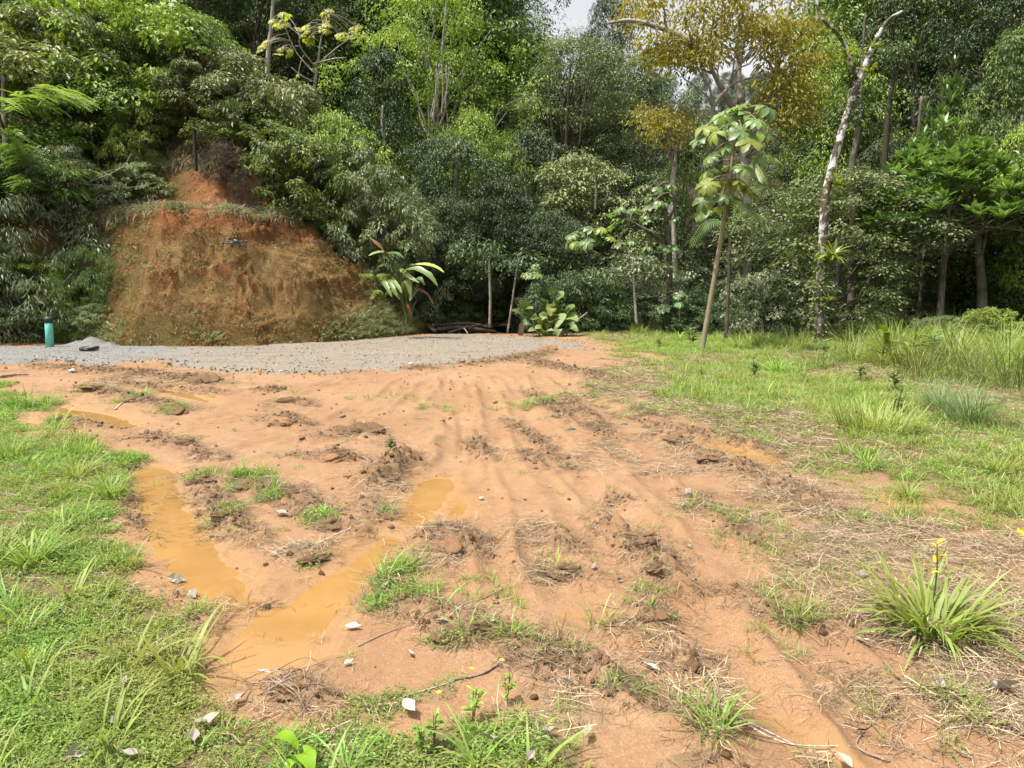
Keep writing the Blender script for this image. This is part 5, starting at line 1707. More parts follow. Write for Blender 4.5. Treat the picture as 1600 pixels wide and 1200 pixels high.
k = np.where(rng.random(n) < rs * .8 + np.where(straw_w(x, y) > .3, .14, .8), rng.integers(3, 8, n), rng.integers(0, 3, n))
k = np.where((rs > .45) & (rng.random(n) < .6), rng.integers(6, 8, n), k)
k = np.where((k >= 6) & (rs < .3), 4, k)
scatter("dry_straw", np.column_stack([P, np.maximum(TG(x, y), np.where(puddle_w(x, y) > -.02, WATER_Z - .008, -9))]), eul(n, rng, .1), rng.uniform(.5, 1.1, n) * np.where((rs < .15) & (straw_w(x, y) < .2), .55, 1) * np.interp(y, [2, 8, 16], [.85, 1.1, 1.5]), k, STR, label="dry straw and dead roots strewn over the clay")
NS = n

def lump_mesh(seed, mat, sub=2, rough=.45, flat=.65):
    import bmesh
    r = np.random.default_rng(seed)
    bm = bmesh.new()
    bmesh.ops.create_icosphere(bm, subdivisions=sub, radius=1)
    off = r.random(3) * 50
    for v in bm.verts:
        c = np.array(v.co)
        k = 1 + rough * (fbm(np.array([c[0] * 1.4 + off[0] + c[2]]), np.array([c[1] * 1.4 + off[1] - c[2] * 1.3]), seed, 4)[0] - .5) * 2
        v.co = Vector((c[0] * k, c[1] * k, c[2] * k * flat))
    me = bpy.data.meshes.new("lump")
    bm.to_mesh(me)
    bm.free()
    me.attributes.new('rnd', 'FLOAT', 'POINT').data.foreach_set("value", np.full(len(me.vertices), r.random(), np.float32))
    me.materials.append(mat)
    me.polygons.foreach_set("use_smooth", np.ones(len(me.polygons), bool))
    return me
M_CLOD = plain_mat("clod_soil", (.085, .05, .028), (.20, .12, .066), 9, .95, .1, .7, .25, 24)
M_CLAYLUMP = plain_mat("clod_clay", (.16, .085, .042), (.29, .17, .09), 9, .95, .1, .7, .25, 24)
M_STONE = plain_mat("gravel_stone", (.09, .085, .078), (.22, .205, .185), 6, .8, .3, .4, .3)
M_STONEP = plain_mat("pale_stone", (.28, .26, .235), (.42, .40, .37), 6, .8, .3, .4, .2)
M_STONEB = plain_mat("dark_stone", (.04, .04, .04), (.12, .115, .11), 6, .8, .3, .4, .3)
CL = [lump_mesh(400 + i, M_CLOD, 2, 1.1, .8) for i in range(3)] + [lump_mesh(410 + i, M_CLAYLUMP, 2, 1.1, .8) for i in range(2)]
rng = np.random.default_rng(103)
def cfn(x, y):
    rh, rs = ridge_w(x, y)
    return np.maximum(.8 * rs * sstep(.2, .7, rs), .012) * (puddle_w(x, y) < .0) * (grass_w(x, y) < .9)
P = sample(cfn, 2.0, 16, lambda y: 800 * (2.5 / y) ** .5, rng, .75)
x, y = P[:, 0], P[:, 1]
n = len(P)
s = np.clip(rng.lognormal(-4.85, .5, n), .004, .022) * np.interp(y, [2, 8, 16], [.8, 1.2, 1.5])
scatter("soil_crumbs", np.column_stack([P, TG(x, y) + s * .15]), eul(n, rng, 1.0), s, rng.choice(5, n, p=[.25, .25, .2, .15, .15]), CL, label="crumbs and clods of soil thrown up along the ruts")

SG = [lump_mesh(420 + i, [M_STONE, M_STONEP, M_STONEB, M_STONE][i], 1, .5, .7) for i in range(4)]
rng = np.random.default_rng(104)
P = np.stack([rng.uniform(-17, 2.8, 16000), rng.uniform(11.2, 22.6, 16000)], 1)
sg = sdf(P[:, 0], P[:, 1], W_GRAVEL)
edge = np.exp(-(sg / .45) ** 2) * (P[:, 1] < 16.5)
P = P[(sg > -.1) | (rng.random(len(P)) < np.exp(-(np.minimum(sg, 0) / .5) ** 2) * .5)]
sg = sdf(P[:, 0], P[:, 1], W_GRAVEL)
edge = .55 * np.exp(-(sg / .4) ** 2) * (P[:, 1] < 16) * (fbm(P[:, 0] * 1.2, P[:, 1] * 1.2, 144, 3) > .5)
n = len(P)
s = np.clip(rng.lognormal(-4.85, .45, n), .004, .03) * (1 + edge * 1.6)
zz = TG(P[:, 0], P[:, 1]) * .3 + .02
scatter("gravel", np.column_stack([P, zz + s * .2]), eul(n, rng, 1.0), s, np.where(rng.random(n) < .1 + edge * .3, 2, np.where(rng.random(n) < .12, 1, rng.choice([0, 3], n))), SG, label="loose crushed stones over the grey gravel pad")

# dead mossy fibres on the face of the bank and grass on its lip
M_GRASSO = leaf_mat('grass_olive', (.06, .07, .022), (.12, .135, .042), (.2, .21, .08), .3, .6, .2)
FIB = [tuft_mesh(500 + i, 20, 0, (.03, .10), .009, .09, M_MOSS, up=(.3, 1.1), bend=(1.0, 2.4)) for i in range(3)] + [tuft_mesh(510 + i, 12, 10, (.06, .16), .013, .08, M_OLIVE, .035) for i in range(2)] \
    + [tuft_mesh(520 + i, 22, 0, (.10, .28), .010, .10, M_GRASSO, up=(.7, 1.8), bend=(1.2, 2.4), seg=4) for i in range(2)] + [tuft_mesh(530, 22, 0, (.2, .5), .012, .10, M_ROOTY, up=(.4, 1.2), bend=(1.4, 2.6), seg=4)]
rng = np.random.default_rng(105)
P = np.stack([rng.uniform(-12.8, -2.2, 120000), rng.uniform(17, 29, 120000)], 1)
z, d = TH(P[:, 0], P[:, 1], True)
u_ = rng.random(len(P))
flank = sstep(-5.2, -3.9, P[:, 0] - .45 * z) * sstep(19.4, 20.4, P[:, 1]) + sstep(-10.6, -11.4, P[:, 0]) + .45 * sstep(.9, .2, z) * sstep(.45, .6, fbm(P[:, 0] * .9, P[:, 1] * .9, 145, 3)) + .5 * sstep(1.6, .5, z) * sstep(-8.6, -9.6, P[:, 0]) * sstep(.4, .55, fbm(P[:, 0] * 1.4, z * 1.4, 146, 3))
patch = sstep(.42, .62, fbm(P[:, 0] * 1.1, P[:, 1] * 1.1 + z * .8, 141, 3))
on = (d > .02) & (d < 1.75)
lip = (d > 1.75) & (d < 3.1)
up2 = (d >= 3.1) & (d < 8)
acc = (on & (u_ < .22 * (.25 + .75 * patch) + .55 * flank)) | (lip & (u_ < .015 + .10 * sstep(.5, .62, fbm(P[:, 0] * 1.3, P[:, 1] * 2, 143, 2)) + .10 * sstep(-8, -6.5, P[:, 0]))) | (up2 & (u_ < np.where(d < 4.3, .05, .16)))
P, z, d, fl = P[acc], z[acc], d[acc], flank[acc]
n = len(P)
u_ = rng.random(n)
k = np.where(u_ < .025 + .75 * np.clip(fl, 0, 1), rng.choice([3, 4, 5, 6], n), rng.integers(0, 3, n))
k = np.where((d > 1.7) & (d < 3.0), np.where(rng.random(n) < .8, rng.integers(5, 7, n), 7), k)
k = np.where((d >= 4.2) & (rng.random(n) < .75), rng.integers(5, 8, n), k)
s = rng.uniform(.6, 1.3, n)
scatter("bank_moss", np.column_stack([P, z]), np.stack([rng.normal(.5, .3, n), rng.normal(0, .3, n), rng.random(n) * .8 - .4], 1), s, k, FIB, label="dead moss and wispy grass matted over the clay bank")

# ------------------------------------------------------------------ grass clumps one by one
def tussock(seed, n, L, W, spread, mat, up=(.6, 2.4), bend=(.6, 1.9), seg=5, thatch=0):
    r = np.random.default_rng(seed)
    a = r.random(n) * 6.28
    rho = spread * r.random(n) ** .7
    P = np.stack([rho * np.cos(a), rho * np.sin(a), -.02 + 0 * a], 1)
    a2 = a + r.normal(0, .5, n)
    D = np.stack([np.cos(a2), np.sin(a2), r.uniform(up[0], up[1], n)], 1)
    Nn = np.stack([-np.cos(a2), -np.sin(a2), .5 + 0 * a], 1) + r.normal(0, .25, (n, 3))
    V, Q = strips(P, D, Nn, L * r.uniform(.5, 1.1, n), W * r.uniform(.7, 1.2, n), seg, r.uniform(bend[0], bend[1], n), [.7, 1, 1, .85, .55, .04] if seg == 5 else None)
    mb = MB()
    mb.add(V, Q, None, np.repeat(r.random(n), 2 * (seg + 1)))
    return mb.mesh("blades", [mat], False)
TU = {'wide': tussock(600, 190, .42, .017, .17, M_GRASS), 'mid': tussock(601, 90, .34, .011, .10, M_GRASS), 'few': tussock(602, 11, .36, .016, .05, M_GRASS, (.5, 2.2)), 'fount': tussock(603, 260, .72, .007, .24, M_GRASSB, (1.2, 3.2), (.8, 2.0)),
      'dense': tussock(604, 340, .42, .010, .38, M_GRASSY, (1.0, 3.5), (.3, 1.2)), 'reed': tussock(605, 150, 1.1, .009, .45, M_REED, (.9, 4), (.5, 2.4)), 'tall': tussock(606, 220, .95, .012, .42, M_GRASSY, (.9, 4), (.6, 2.4)), 'thatch': tussock(607, 120, .34, .009, .18, M_STRAW, (.05, .7), (.8, 1.8))}
GR = "grass_tussock"
TUSS = [('wide', 1455, 985, 1.0, "big arching grass tussock with dry thatch beneath, alone on the clay"), ('mid', 45, 880, 1.2, "bright tall grass clump at the picture edge level with the puddles"), ('mid', 12, 716, 1.25, "tall grass clump at the picture edge below the far curved puddle"),
        ('mid', 120, 745, 1.15, "leaning grass clump in the middle of the green verge"), ('mid', 172, 775, 1.1, "dark based grass clump overhanging the start of the long puddle"), ('few', 205, 1035, 1.15, "few-bladed grass plant in the lawn, the one farther from the forked puddle"),
        ('few', 278, 1050, 1.2, "few-bladed grass plant in the lawn beside the forked puddle's tip"), ('mid', 28, 636, 1.3, "grass clump on the verge by the far curved puddle"), ('mid', 75, 628, 1.0, "small grass clump beside the white flecks at the verge's tip"),
        ('few', 742, 1200, .8, "broad upright grass blades at the bottom edge beside yellow flowers"), ('few', 832, 1205, .8, "second set of broad upright blades at the bottom edge, nearer the bare clay"), ('few', 110, 930, .9, "small upright grass plant in the verge beside the first puddle"), ('few', 1120, 1150, .8, "slim grass plant at the end of the long turf ridge"),
        ('few', 40, 1105, .9, "sparse grass plant at the picture's bottom corner"), ('few', 800, 1000, .7, "grass sprout among white dead leaves on the turf ridge"), ('few', 690, 955, .6, "grass sprout on the turf ridge beside the wide puddle"), ('few', 240, 752, .4, "lone tiny sprout standing in the first puddle"), ('few', 345, 660, .01, ""),
        ('mid', 1215, 583, 1.8, "soft tall grass clump between the cecropia's foot and the lichened tree"), ('mid', 1150, 545, 2.2, "tall drooping grass clump behind the cecropia's foot"), ('dense', 1362, 672, 1.05, "dense yellow green cushion of grass in the meadow's middle"), ('fount', 1512, 662, 1.0, "blue green fountain of long grass near the picture edge"),
        ('fount', 1470, 640, .8, "smaller blue green grass fountain beside the larger one"), ('reed', 1440, 592, 1.0, "straw coloured reed clump before the dark hollow"), ('reed', 1530, 598, 1.1, "tall straw reeds behind the blue green fountain of grass"), ('reed', 1590, 608, 1.15, "tallest straw reed clump cut by the picture edge"), ('tall', 1490, 566, 1.0, "tall green grass stand under the bent forked trunk"),
        ('tall', 1400, 560, .9, "tall green grass stand around the yellow leaved plants"), ('tall', 1330, 560, .9, "tall grass stand by the lichened tree's foot"), ('tall', 1570, 560, 1.05, "tall green grass stand at the meadow's far corner"), ('tall', 1240, 548, .8, "grass stand on the shaded side of the lichened tree"), ('mid', 1170, 538, 2.4, "browning grass clump behind the cecropia sapling"),
        ('tall', 1000, 523, .55, "low grass stand at the forest edge beside the gravel's end"), ('tall', 930, 516, .5, "grass stand where the gravel pad meets the paddle leaves"), ('mid', 1060, 532, 2.0, "grass clump just before the shrubs near the cecropia's foot"), ('reed', 1280, 575, .6, "wispy straw grass in front of the lichened tree"), ('mid', 1560, 740, 1.2, "loose grass clump in the dry meadow at the picture edge"), ('mid', 1420, 775, .9, "green clump at the meadow's lower margin")]
for i, (k, u, v, s, lab) in enumerate(TUSS):
    if not lab: continue
    gx_, gy_ = G(u, v)
    z = float(TG(np.array([gx_]), np.array([gy_]))[0])
    t = thing(GR, lab, "grass", (gx_, gy_, z), i * 1.3)
    s = s * {'mid': .78, 'few': .85, 'wide': .92}.get(k, 1)
    t.scale = (s, s, s)
    link("blades", TU[k], t)
    if k == 'wide':
        link("thatch", TU['thatch'], t)

rng = np.random.default_rng(107)
pts, rot, scl, idx = [], [], [], []
for i in range(105):
    u, v = rng.uniform(1190, 1750), rng.uniform(528, 600)
    if v > 560 + (u - 1190) * .09: continue
    gx_, gy_ = G(u, v)
    pts.append((gx_, gy_, float(TG(np.array([gx_]), np.array([gy_]))[0]))); rot.append((rng.normal(0, .1), rng.normal(0, .1), rng.random() * 6.28))
    scl.append(rng.uniform(.35, 1.0) * (.75 + .3 * (u > 1380))); idx.append(rng.choice([0, 1, 2], p=[.42, .16, .42]))
scatter("tall_grass", pts, rot, scl, idx, [TU['tall'], TU['reed'], with_mat(TU['tall'], M_GRASS)], label="tall rough grass at the shaded margin of the meadow")

# ------------------------------------------------------------------ uprooted turf clods
SOIL = [lump_mesh(700 + i, M_CLOD, 4, 1.25, .7) for i in range(3)] + [lump_mesh(710 + i, M_CLAYLUMP, 4, 1.2, .65) for i in range(2)]
def top_tuft(seed, mat, n=120, L=(.12, .38), leaves=200):
    """for a clod of unit size"""
    return tuft_mesh(seed, n, leaves, L, .028, .7, mat, .12, (.3, 1.4), (.7, 1.8))
TOPG = [top_tuft(720, M_GRASS), top_tuft(721, M_GRASS)]
TOPR = [tuft_mesh(730 + i, 380, 0, (.2, .75), .020, .95, M_ROOTY, up=(-.1, .9), bend=(.8, 2.2)) for i in range(2)]
TOPS = [tuft_mesh(740, 300, 0, (.3, .9), .020, .95, M_STRAW, up=(-.1, .8), bend=(.8, 2.2))]
CLODS = [(560, 676, 48, 0, 'g', "turf clod with a mossy green top and a grey stone, alone on the bare clay"), (606, 752, 36, 1, 'r', "big brown rooty clod beside the squarish puddle"), (355, 812, 30, 0, 'g', "turf clod between the first puddle and the green tuft row"), (392, 762, 40, 2, 'g', "green topped clod, the highest of the tuft row between the puddles"),
         (438, 782, 34, 1, 'g', "green clod in the middle of the tuft row between the puddles"), (512, 826, 38, 2, 'g', "green clod, the lowest of the tuft row between the puddles"), (488, 876, 30, 0, 'g', "turf clod on the brink of the wide diagonal puddle"), (704, 856, 60, 3, 'r', "low reddish soil mound below the squarish puddle"),
         (876, 890, 44, 2, 's', "grassy straw clod beside a white dead leaf in the middle clay"), (1005, 858, 40, 1, 's', "long straw covered clod, the largest on the bare clay"), (1022, 905, 30, 0, 'r', "dark steep end of the long straw covered ridge"), (1020, 972, 36, 3, 's', "straw tufted soil clod below the long straw ridge"), (440, 662, 40, 4, 'r', "brown clod heap on the open clay towards the gravel"),
         (455, 628, 26, 0, 'r', "small brown clod pair on the clay towards the gravel"), (432, 608, 30, 3, 'r', "brown clod nearest the gravel pad's middle"), (852, 550, 26, 3, 'n', "reddish soil heap on the gravel pad's end"), (148, 612, 26, 1, 'g', "green topped clod by the far curved puddle"), (206, 628, 26, 2, 'g', "brightest green clod by the far curved puddle"),
         (275, 645, 34, 0, 'g', "clod with thin grass beyond the far curved puddle"), (284, 694, 28, 1, 'g', "turf clod where the rut meets the open clay"), (316, 752, 30, 2, 'g', "dark turf clod leaning beside the first puddle's top"), (520, 718, 34, 4, 'r', "flat brown clod on the clay above the tuft row"), (320, 598, 36, 0, 'r', "dark churned heap at the gravel's edge"), (190, 590, 44, 1, 'r', "dark churned heap between gravel and the far curved puddle"),
         (470, 1092, 52, 4, 'r', "broken clay lump with pale roots at the bottom of the wide puddle"), (1080, 1035, 34, 0, 'r', "low rooty clod beside the white leaf on the lower clay"), (1270, 790, 44, 2, 's', "straw thatched clod beside the right-hand rut"), (1110, 722, 36, 1, 's', "straw clod beside the rut puddle"), (1060, 694, 36, 2, 's', "pale straw clod at the rut's bend"),
         (625, 915, 34, 1, 'g', "grassy clod at the start of the long turf ridge"), (700, 990, 40, 2, 'g', "grassy clod on the ridge next to white leaves"), (870, 1040, 44, 0, 'g', "grassy clod in the middle of the long turf ridge")]
for i, (u, v, wpx, k, top, lab) in enumerate(CLODS):
    cx_, cy_ = G(u, v)
    r_ = wpx / FPX * cy_ * .62
    z = float(TG(np.array([cx_]), np.array([cy_]))[0])
    t = thing("turf_clod" if top != 'n' else "soil_heap", lab, "clod", (cx_, cy_, z - r_ * .06), i * 1.7)
    r_ *= .82
    t.scale = (r_ * 1.1, r_ * .85, r_ * (.6 if top != 'g' else .5))
    link("soil", SOIL[k], t)
    for tt in {'g': [TOPG[i % 2], TOPR[i % 2]], 'r': [TOPR[i % 2]], 's': [TOPS[0], TOPR[i % 2]], 'n': []}[top]:
        o = link("grass_top" if tt in TOPG else "dead_roots", tt, t)
        o.location = (0, 0, .30)
        o['kind'] = 'stuff'

# ------------------------------------------------------------------ man-made things
def standpipe():
    x_, y_ = G(78, 543)
    t = thing("standpipe", "teal plastic standpipe with a black cap at the edge of the gravel pad", "pipe", (x_, y_, 0), .3)
    t.rotation_euler = (0, .045, 0)
    teal, blk = plain_mat("teal_plastic", (.10, .42, .35), (.14, .50, .42), 3, .4, .4), plain_mat("black_plastic", (.018, .018, .020), (.035, .035, .038), 9, .5, .4)
    r_ = .088
    b = MB(); b.lathe([(0, -.1), (r_, -.1), (r_, .64), (r_ - .006, .645), (0, .645)], 32)
    link("pipe_body", b.mesh("pipe_body", [teal], True), t)
    c = MB(); c.lathe([(r_ + .001, .60), (r_ + .009, .602), (r_ + .009, .66), (r_ + .013, .665), (r_ + .013, .695), (r_ + .003, .735), (r_ * .75, .752), (0, .755)], 32)
    link("cap", c.mesh("cap", [blk], True), t)
    return blk
BLK = standpipe()
def round_lid():
    x_, y_ = G(140, 549)
    t = thing("round_lid", "flat round black lid with a grey top, lying on the gravel before the grey heap", "lid", (x_, y_, .035))
    t.rotation_euler = (.02, -.05, .2)
    b = MB(); b.lathe([(.13, 0), (.19, .002), (.208, .018), (.208, .058), (.196, .075), (.165, .08), (.14, .072), (.135, .05), (0, .05)], 40)
    link("rim", b.mesh("rim", [BLK], True), t)
    g = MB(); g.lathe([(0, .062), (.11, .062), (.132, .056), (.134, .051)], 32)
    link("grey_top", g.mesh("grey_top", [plain_mat("grey_plastic", (.30, .31, .32), (.42, .43, .44), 8, .5, .4)], True), t)
    h = MB(); h.tube(spline([(-.03, -.207, .03), (-.02, -.222, .034), (.02, -.222, .034), (.03, -.207, .03)], 8), .008, 6)
    link("latch", h.mesh("latch", [plain_mat("grey_latch", (.2, .2, .2), None)], True), t)
round_lid()
def gravel_heap():
    x_, y_ = G(148, 540)
    n = 70
    xs, ys = np.meshgrid(np.linspace(-.85, .8, n), np.linspace(-.5, .5, n))
    e = np.maximum(.21 * np.exp(-((xs + .05) / .33) ** 2 - (ys / .26) ** 2), .12 * np.exp(-((xs + .42) / .26) ** 2 - (ys / .22) ** 2))
    e = np.maximum(e, .09 * np.exp(-((xs - .42) / .25) ** 2 - (ys / .22) ** 2))
    z = e * (.75 + .5 * fbm(xs * 5, ys * 5, 5, 4)) + .03 * (fbm(xs * 22, ys * 22, 6, 3) - .5) * sstep(.01, .06, e) - .015
    o = link("gravel_heap", make_mesh("gravel_heap", np.stack([xs, ys, z], -1).reshape(-1, 3), grid_faces(n, n), [gravel_material("heap_gravel")], None, False))
    o.location = (x_, y_, .02)
    tag(o, "low heap of dark grey gravel behind the round black lid", "gravel heap")
gravel_heap()
def drone():
    c = P3(366.5, 380, 9.0)
    t = thing("drone", "small dark quadcopter drone hovering in front of the clay bank", "drone", tuple(c))
    t.rotation_euler = (.12, .20, 2.3)
    t.scale = (1.2, 1.2, 1.2)
    body, grey = plain_mat("drone_dark", (.03, .03, .033), (.05, .05, .055), 8, .45, .4), plain_mat("drone_grey", (.14, .145, .16), (.2, .205, .22), 8, .35, .5)
    def hull(mb, sx, sy, sz, zc, pw=.6):
        n, m = 12, 18
        V = []
        for i in range(n + 1):
            ph = -math.pi / 2 + math.pi * i / n
            for j in range(m):
                th = 2 * math.pi * j / m
                f = lambda q: math.copysign(abs(q) ** pw, q)
                V.append((sx * f(math.cos(ph)) * f(math.cos(th)), sy * f(math.cos(ph)) * f(math.sin(th)), zc + sz * f(math.sin(ph))))
        mb.add(V, [(i * m + j, i * m + (j + 1) % m, (i + 1) * m + (j + 1) % m, (i + 1) * m + j) for i in range(n) for j in range(m)])
    b = MB(); hull(b, .072, .032, .020, 0); link("body", b.mesh("body", [body], True), t)
    b = MB(); hull(b, .055, .026, .010, .018); link("top_shell", b.mesh("top_shell", [grey], True), t)
    b = MB(); hull(b, .014, .014, .013, -.016, .8); o = link("camera_gimbal", b.mesh("camera_gimbal", [body], True), t); o.location = (.068, 0, 0)
    arm = rot_ = None
    for sx_, sy_ in ((1, 1), (1, -1), (-1, 1), (-1, -1)):
        a = MB()
        e = np.array([sx_ * .085, sy_ * .085, .008])
        a.tube([(sx_ * .05, sy_ * .02, .004), (e[0] * .8, e[1] * .6, .012), tuple(e)], [.008, .006, .007], 6)
        a.lathe([(0, -.012), (.010, -.012), (.011, .010), (.004, .014), (0, .014)], 12, e)
        a.tube([e + [0, 0, -.01], e + [sx_ * .006, sy_ * .006, -.04]], [.004, .003], 5)
        ao = link("arm", a.mesh("arm", [body], True), t)
        p = MB()
        for k in range(2):
            th = 1.1 * (sx_ + 2) + sy_ + k * math.pi
            d = np.array([math.cos(th), math.sin(th), 0.03])
            big_leaf(p, [e + [0, 0, .017] + d * q for q in (.004, .02, .04, .06)], .012, (0, 0, 1), .1, [.6, 1, .9, .4])
        link("propeller", p.mesh("propeller", [body], False), ao)
drone()

# ------------------------------------------------------------------ branches, sticks, stones
def stick(name, label, cat, pts, r0, mat, group=None, sides=6, forks=()):
    r = np.random.default_rng(abs(int(pts[0][0] * 7 + pts[0][1])))
    p = np.array([P3(*q) if len(q) == 3 else (*G(q[0], q[1]), 0) for q in pts])
    for i, q in enumerate(pts):
        if len(q) == 2:
            p[i, 2] = float(TG(p[i:i + 1, 0], p[i:i + 1, 1])[0]) + r0 * 1.1
    b = p[0].copy()
    mb = MB()
    mb.tube(spline(p, 14) - b, np.linspace(r0, r0 * .5, 14), sides, .5, 0, .2, r)
    for f in forks:
        fp = np.array([(*G(q[0], q[1]), 0) for q in f])
        fp[:, 2] = TG(fp[:, 0], fp[:, 1]) + r0
        mb.tube(spline(fp, 10) - b, np.linspace(r0 * .6, r0 * .3, 10), 5, .5, 0, .2, r)
    o = link(name, mb.mesh(name, [mat], True))
    o.location = b
    return tag(o, label, cat, group)
B_TWIG = bark_mat("bark_twig", (.14, .10, .07), (.32, .25, .19), None, .5, None, 30)
B_TWIGP = bark_mat("bark_twig_pale", (.30, .25, .19), (.50, .44, .36), None, .5, None, 30)
B_ROT = bark_mat("bark_rotten", (.018, .013, .010), (.06, .042, .032), None, .5, None, 12)
for i, (a, lab) in enumerate([([(683, 516, 23.4), (720, 512, 23.2), (775, 518, 22.8)], "dark rotting log, the lowest in the heap of cut branches beyond the gravel"), ([(678, 510, 23.8), (730, 506, 23.6), (770, 512, 23.2)], "dark rotting log, the upper one in the heap of cut branches beyond the gravel"),
                              ([(700, 520, 22.9), (735, 510, 23.0), (765, 506, 23.2)], "thin dark branch crossing the logs beyond the gravel"), ([(712, 503, 24), (740, 512, 23.2), (790, 522, 22.7)], "long thin branch sloping off the heap of cut branches"), ([(725, 513, 22.9), (729, 518, 22.8), (731, 523, 22.6)], "short pale stub sticking out of the heap of cut branches")]):
    stick("log", lab, "log", a, [.09, .08, .035, .03, .025][i], B_ROT if i < 4 else B_TWIG, "cut branches beyond the gravel pad")
stick("fallen_branch", "pale broken branch leaning diagonally at the gravel pad's far corner", "branch", [(872, 529, 21.4), (890, 512, 21.7), (903, 500, 22), (918, 488, 22.4)], .035, B_TWIG)
stick("fallen_branch", "shorter branch lying under the leaning broken branch", "branch", [(868, 531, 21.2), (880, 520, 21.4), (886, 508, 21.7)], .028, B_TWIG)
stick("dead_branch", "bleached dead branch with bare twigs on the slope above the clay bank", "branch", [(110, 292, 21.6), (150, 280, 21.6), (190, 262, 21.7), (205, 240, 21.8)], .011, B_TWIGP)
stick("dead_branch", "long bleached branch lying flat along the slope above the bank's lip", "branch", [(75, 288, 21.4), (140, 288, 21.5), (200, 293, 21.5), (245, 285, 21.6)], .009, B_TWIGP)
stick("dead_branch", "thin curved dead branch near the grassy lip of the bank", "branch", [(140, 286, 21.3), (160, 270, 21.3), (210, 258, 21.4)], .008, B_TWIGP)
def post():
    b = P3(303, 206, 22.9)
    b[2] = min(b[2], float(HH(b[None, 0], b[None, 1])[0]) + .45)
    mb = MB(); r = np.random.default_rng(2)
    mb.tube([(0, 0, -.8), (.01, 0, .3), (0, .01, .7), (.01, 0, .82)], [.055, .05, .05, .045], 8, .5, 0, .2, r)
    o = link("charred_post", mb.mesh("charred_post", [plain_mat("charred_wood", (.012, .010, .009), (.03, .025, .022), 20, .9)], False))
    o.location = b
    tag(o, "charred black post stub standing among the shrubs on the slope", "post")
post()
TW = [([(1395, 1170), (1340, 1150), (1360, 1120), (1400, 1095)], "forked twig beside the wet orange patch"), ([(1222, 905), (1235, 880), (1260, 868)], "thin twig on the clay above the big tussock"), ([(1000, 1028), (1018, 1010), (1040, 1000)], "twig pointing at the white leaf on the lower clay"), ([(560, 1010), (600, 990), (650, 975)], "long thin twig crossing the clay beside the wide puddle"),
      ([(700, 1065), (760, 1050), (810, 1022)], "dark split stick on the clay below the turf ridge"), ([(1150, 1120), (1230, 1145), (1330, 1160)], "pale reed stem lying on the clay near the bottom"), ([(630, 1090), (680, 1075), (720, 1060)], "thin pale stem on the clay above the yellow flowers"), ([(1090, 1080), (1130, 1110), (1175, 1120), (1250, 1150)], "forked dry stem lying at the turf ridge's end"),
      ([(180, 640), (188, 634), (192, 632)], "pale short stick beside the far curved puddle"), ([(0, 590), (25, 588), (45, 587)], "dark plank-like stick at the picture edge before the gravel"), ([(740, 940), (760, 930), (790, 915)], "twig on the pale clay right of the ridge top"), ([(880, 1095), (870, 1075), (860, 1060)], "short root below the turf ridge"), ([(1480, 1140), (1530, 1135), (1600, 1150)], "stem lying on the dry grass in the bottom corner")]
for i, (a, lab) in enumerate(TW):
    stick("twig", lab, "twig", a, [.004, .003, .004, .003, .007, .004, .003, .004, .012, .03, .003, .006, .004][i], B_TWIGP if i in (5, 6, 7, 8, 12) else B_TWIG)
def roots():
    mb = MB()
    r = np.random.default_rng(8)
    c = np.array([*G(430, 1085), 0.0])
    for i in range(16):
        a, b = np.array(G(r.uniform(370, 440), r.uniform(1060, 1110))), np.array(G(r.uniform(420, 520), r.uniform(1040, 1140)))
        m = (a + b) / 2 + r.normal(0, .03, 2)
        P_ = np.array([[*a, 0], [*m, 0], [*b, 0]])
        P_[:, 2] = TG(P_[:, 0], P_[:, 1]) + np.array([.03, r.uniform(.03, .08), .01])
        mb.tube(spline(P_, 10) - c, np.linspace(.003, .0014, 10), 5, r.random(), 0, .1, r)
    o = link("root_tangle", mb.mesh("root_tangle", [B_TWIG], True))
    o.location = c
    tag(o, "tangle of pale bare roots on the broken clay lump", "roots")
roots()
ST = [(114, 583, 12, 1, "pale stone lying on the churned soil before the gravel"), (536, 668, 11, 0, "grey stone stuck in the green topped clod"), (642, 572, 9, 1, "pale stone at the front edge of the gravel pad"), (722, 566, 9, 0, "grey stone at the gravel's front edge near its end"), (700, 569, 7, 2, "dark stone at the gravel's front edge"),
      (765, 562, 9, 2, "dark stone near the reddish soil heap"), (784, 560, 8, 0, "grey stone beside the dark one near the soil heap"), (440, 582, 8, 1, "flat pale stone in the middle of the gravel's front edge"), (752, 775, 9, 1, "small pale stone beside the squarish puddle's neighbour"), (600, 648, 5, 2, "small dark stone on the open clay")]
for i, (u, v, w, k, lab) in enumerate(ST):
    x_, y_ = G(u, v)
    r_ = w / FPX * y_ / 2
    o = link("stone", SG[[0, 1, 2][k]].copy(), None)
    o.location = (x_, y_, float(TG(np.array([x_]), np.array([y_]))[0]) + r_ * .5 + (.1 if i == 1 else 0))
    o.scale = (r_ * 1.2, r_, r_ * .8)
    o.rotation_euler = (0, 0, i)
    tag(o, lab, "stone")
M_NET = plain_mat("green_plastic_scrap", (.015, .035, .03), (.03, .06, .05), 20, .5, .4)
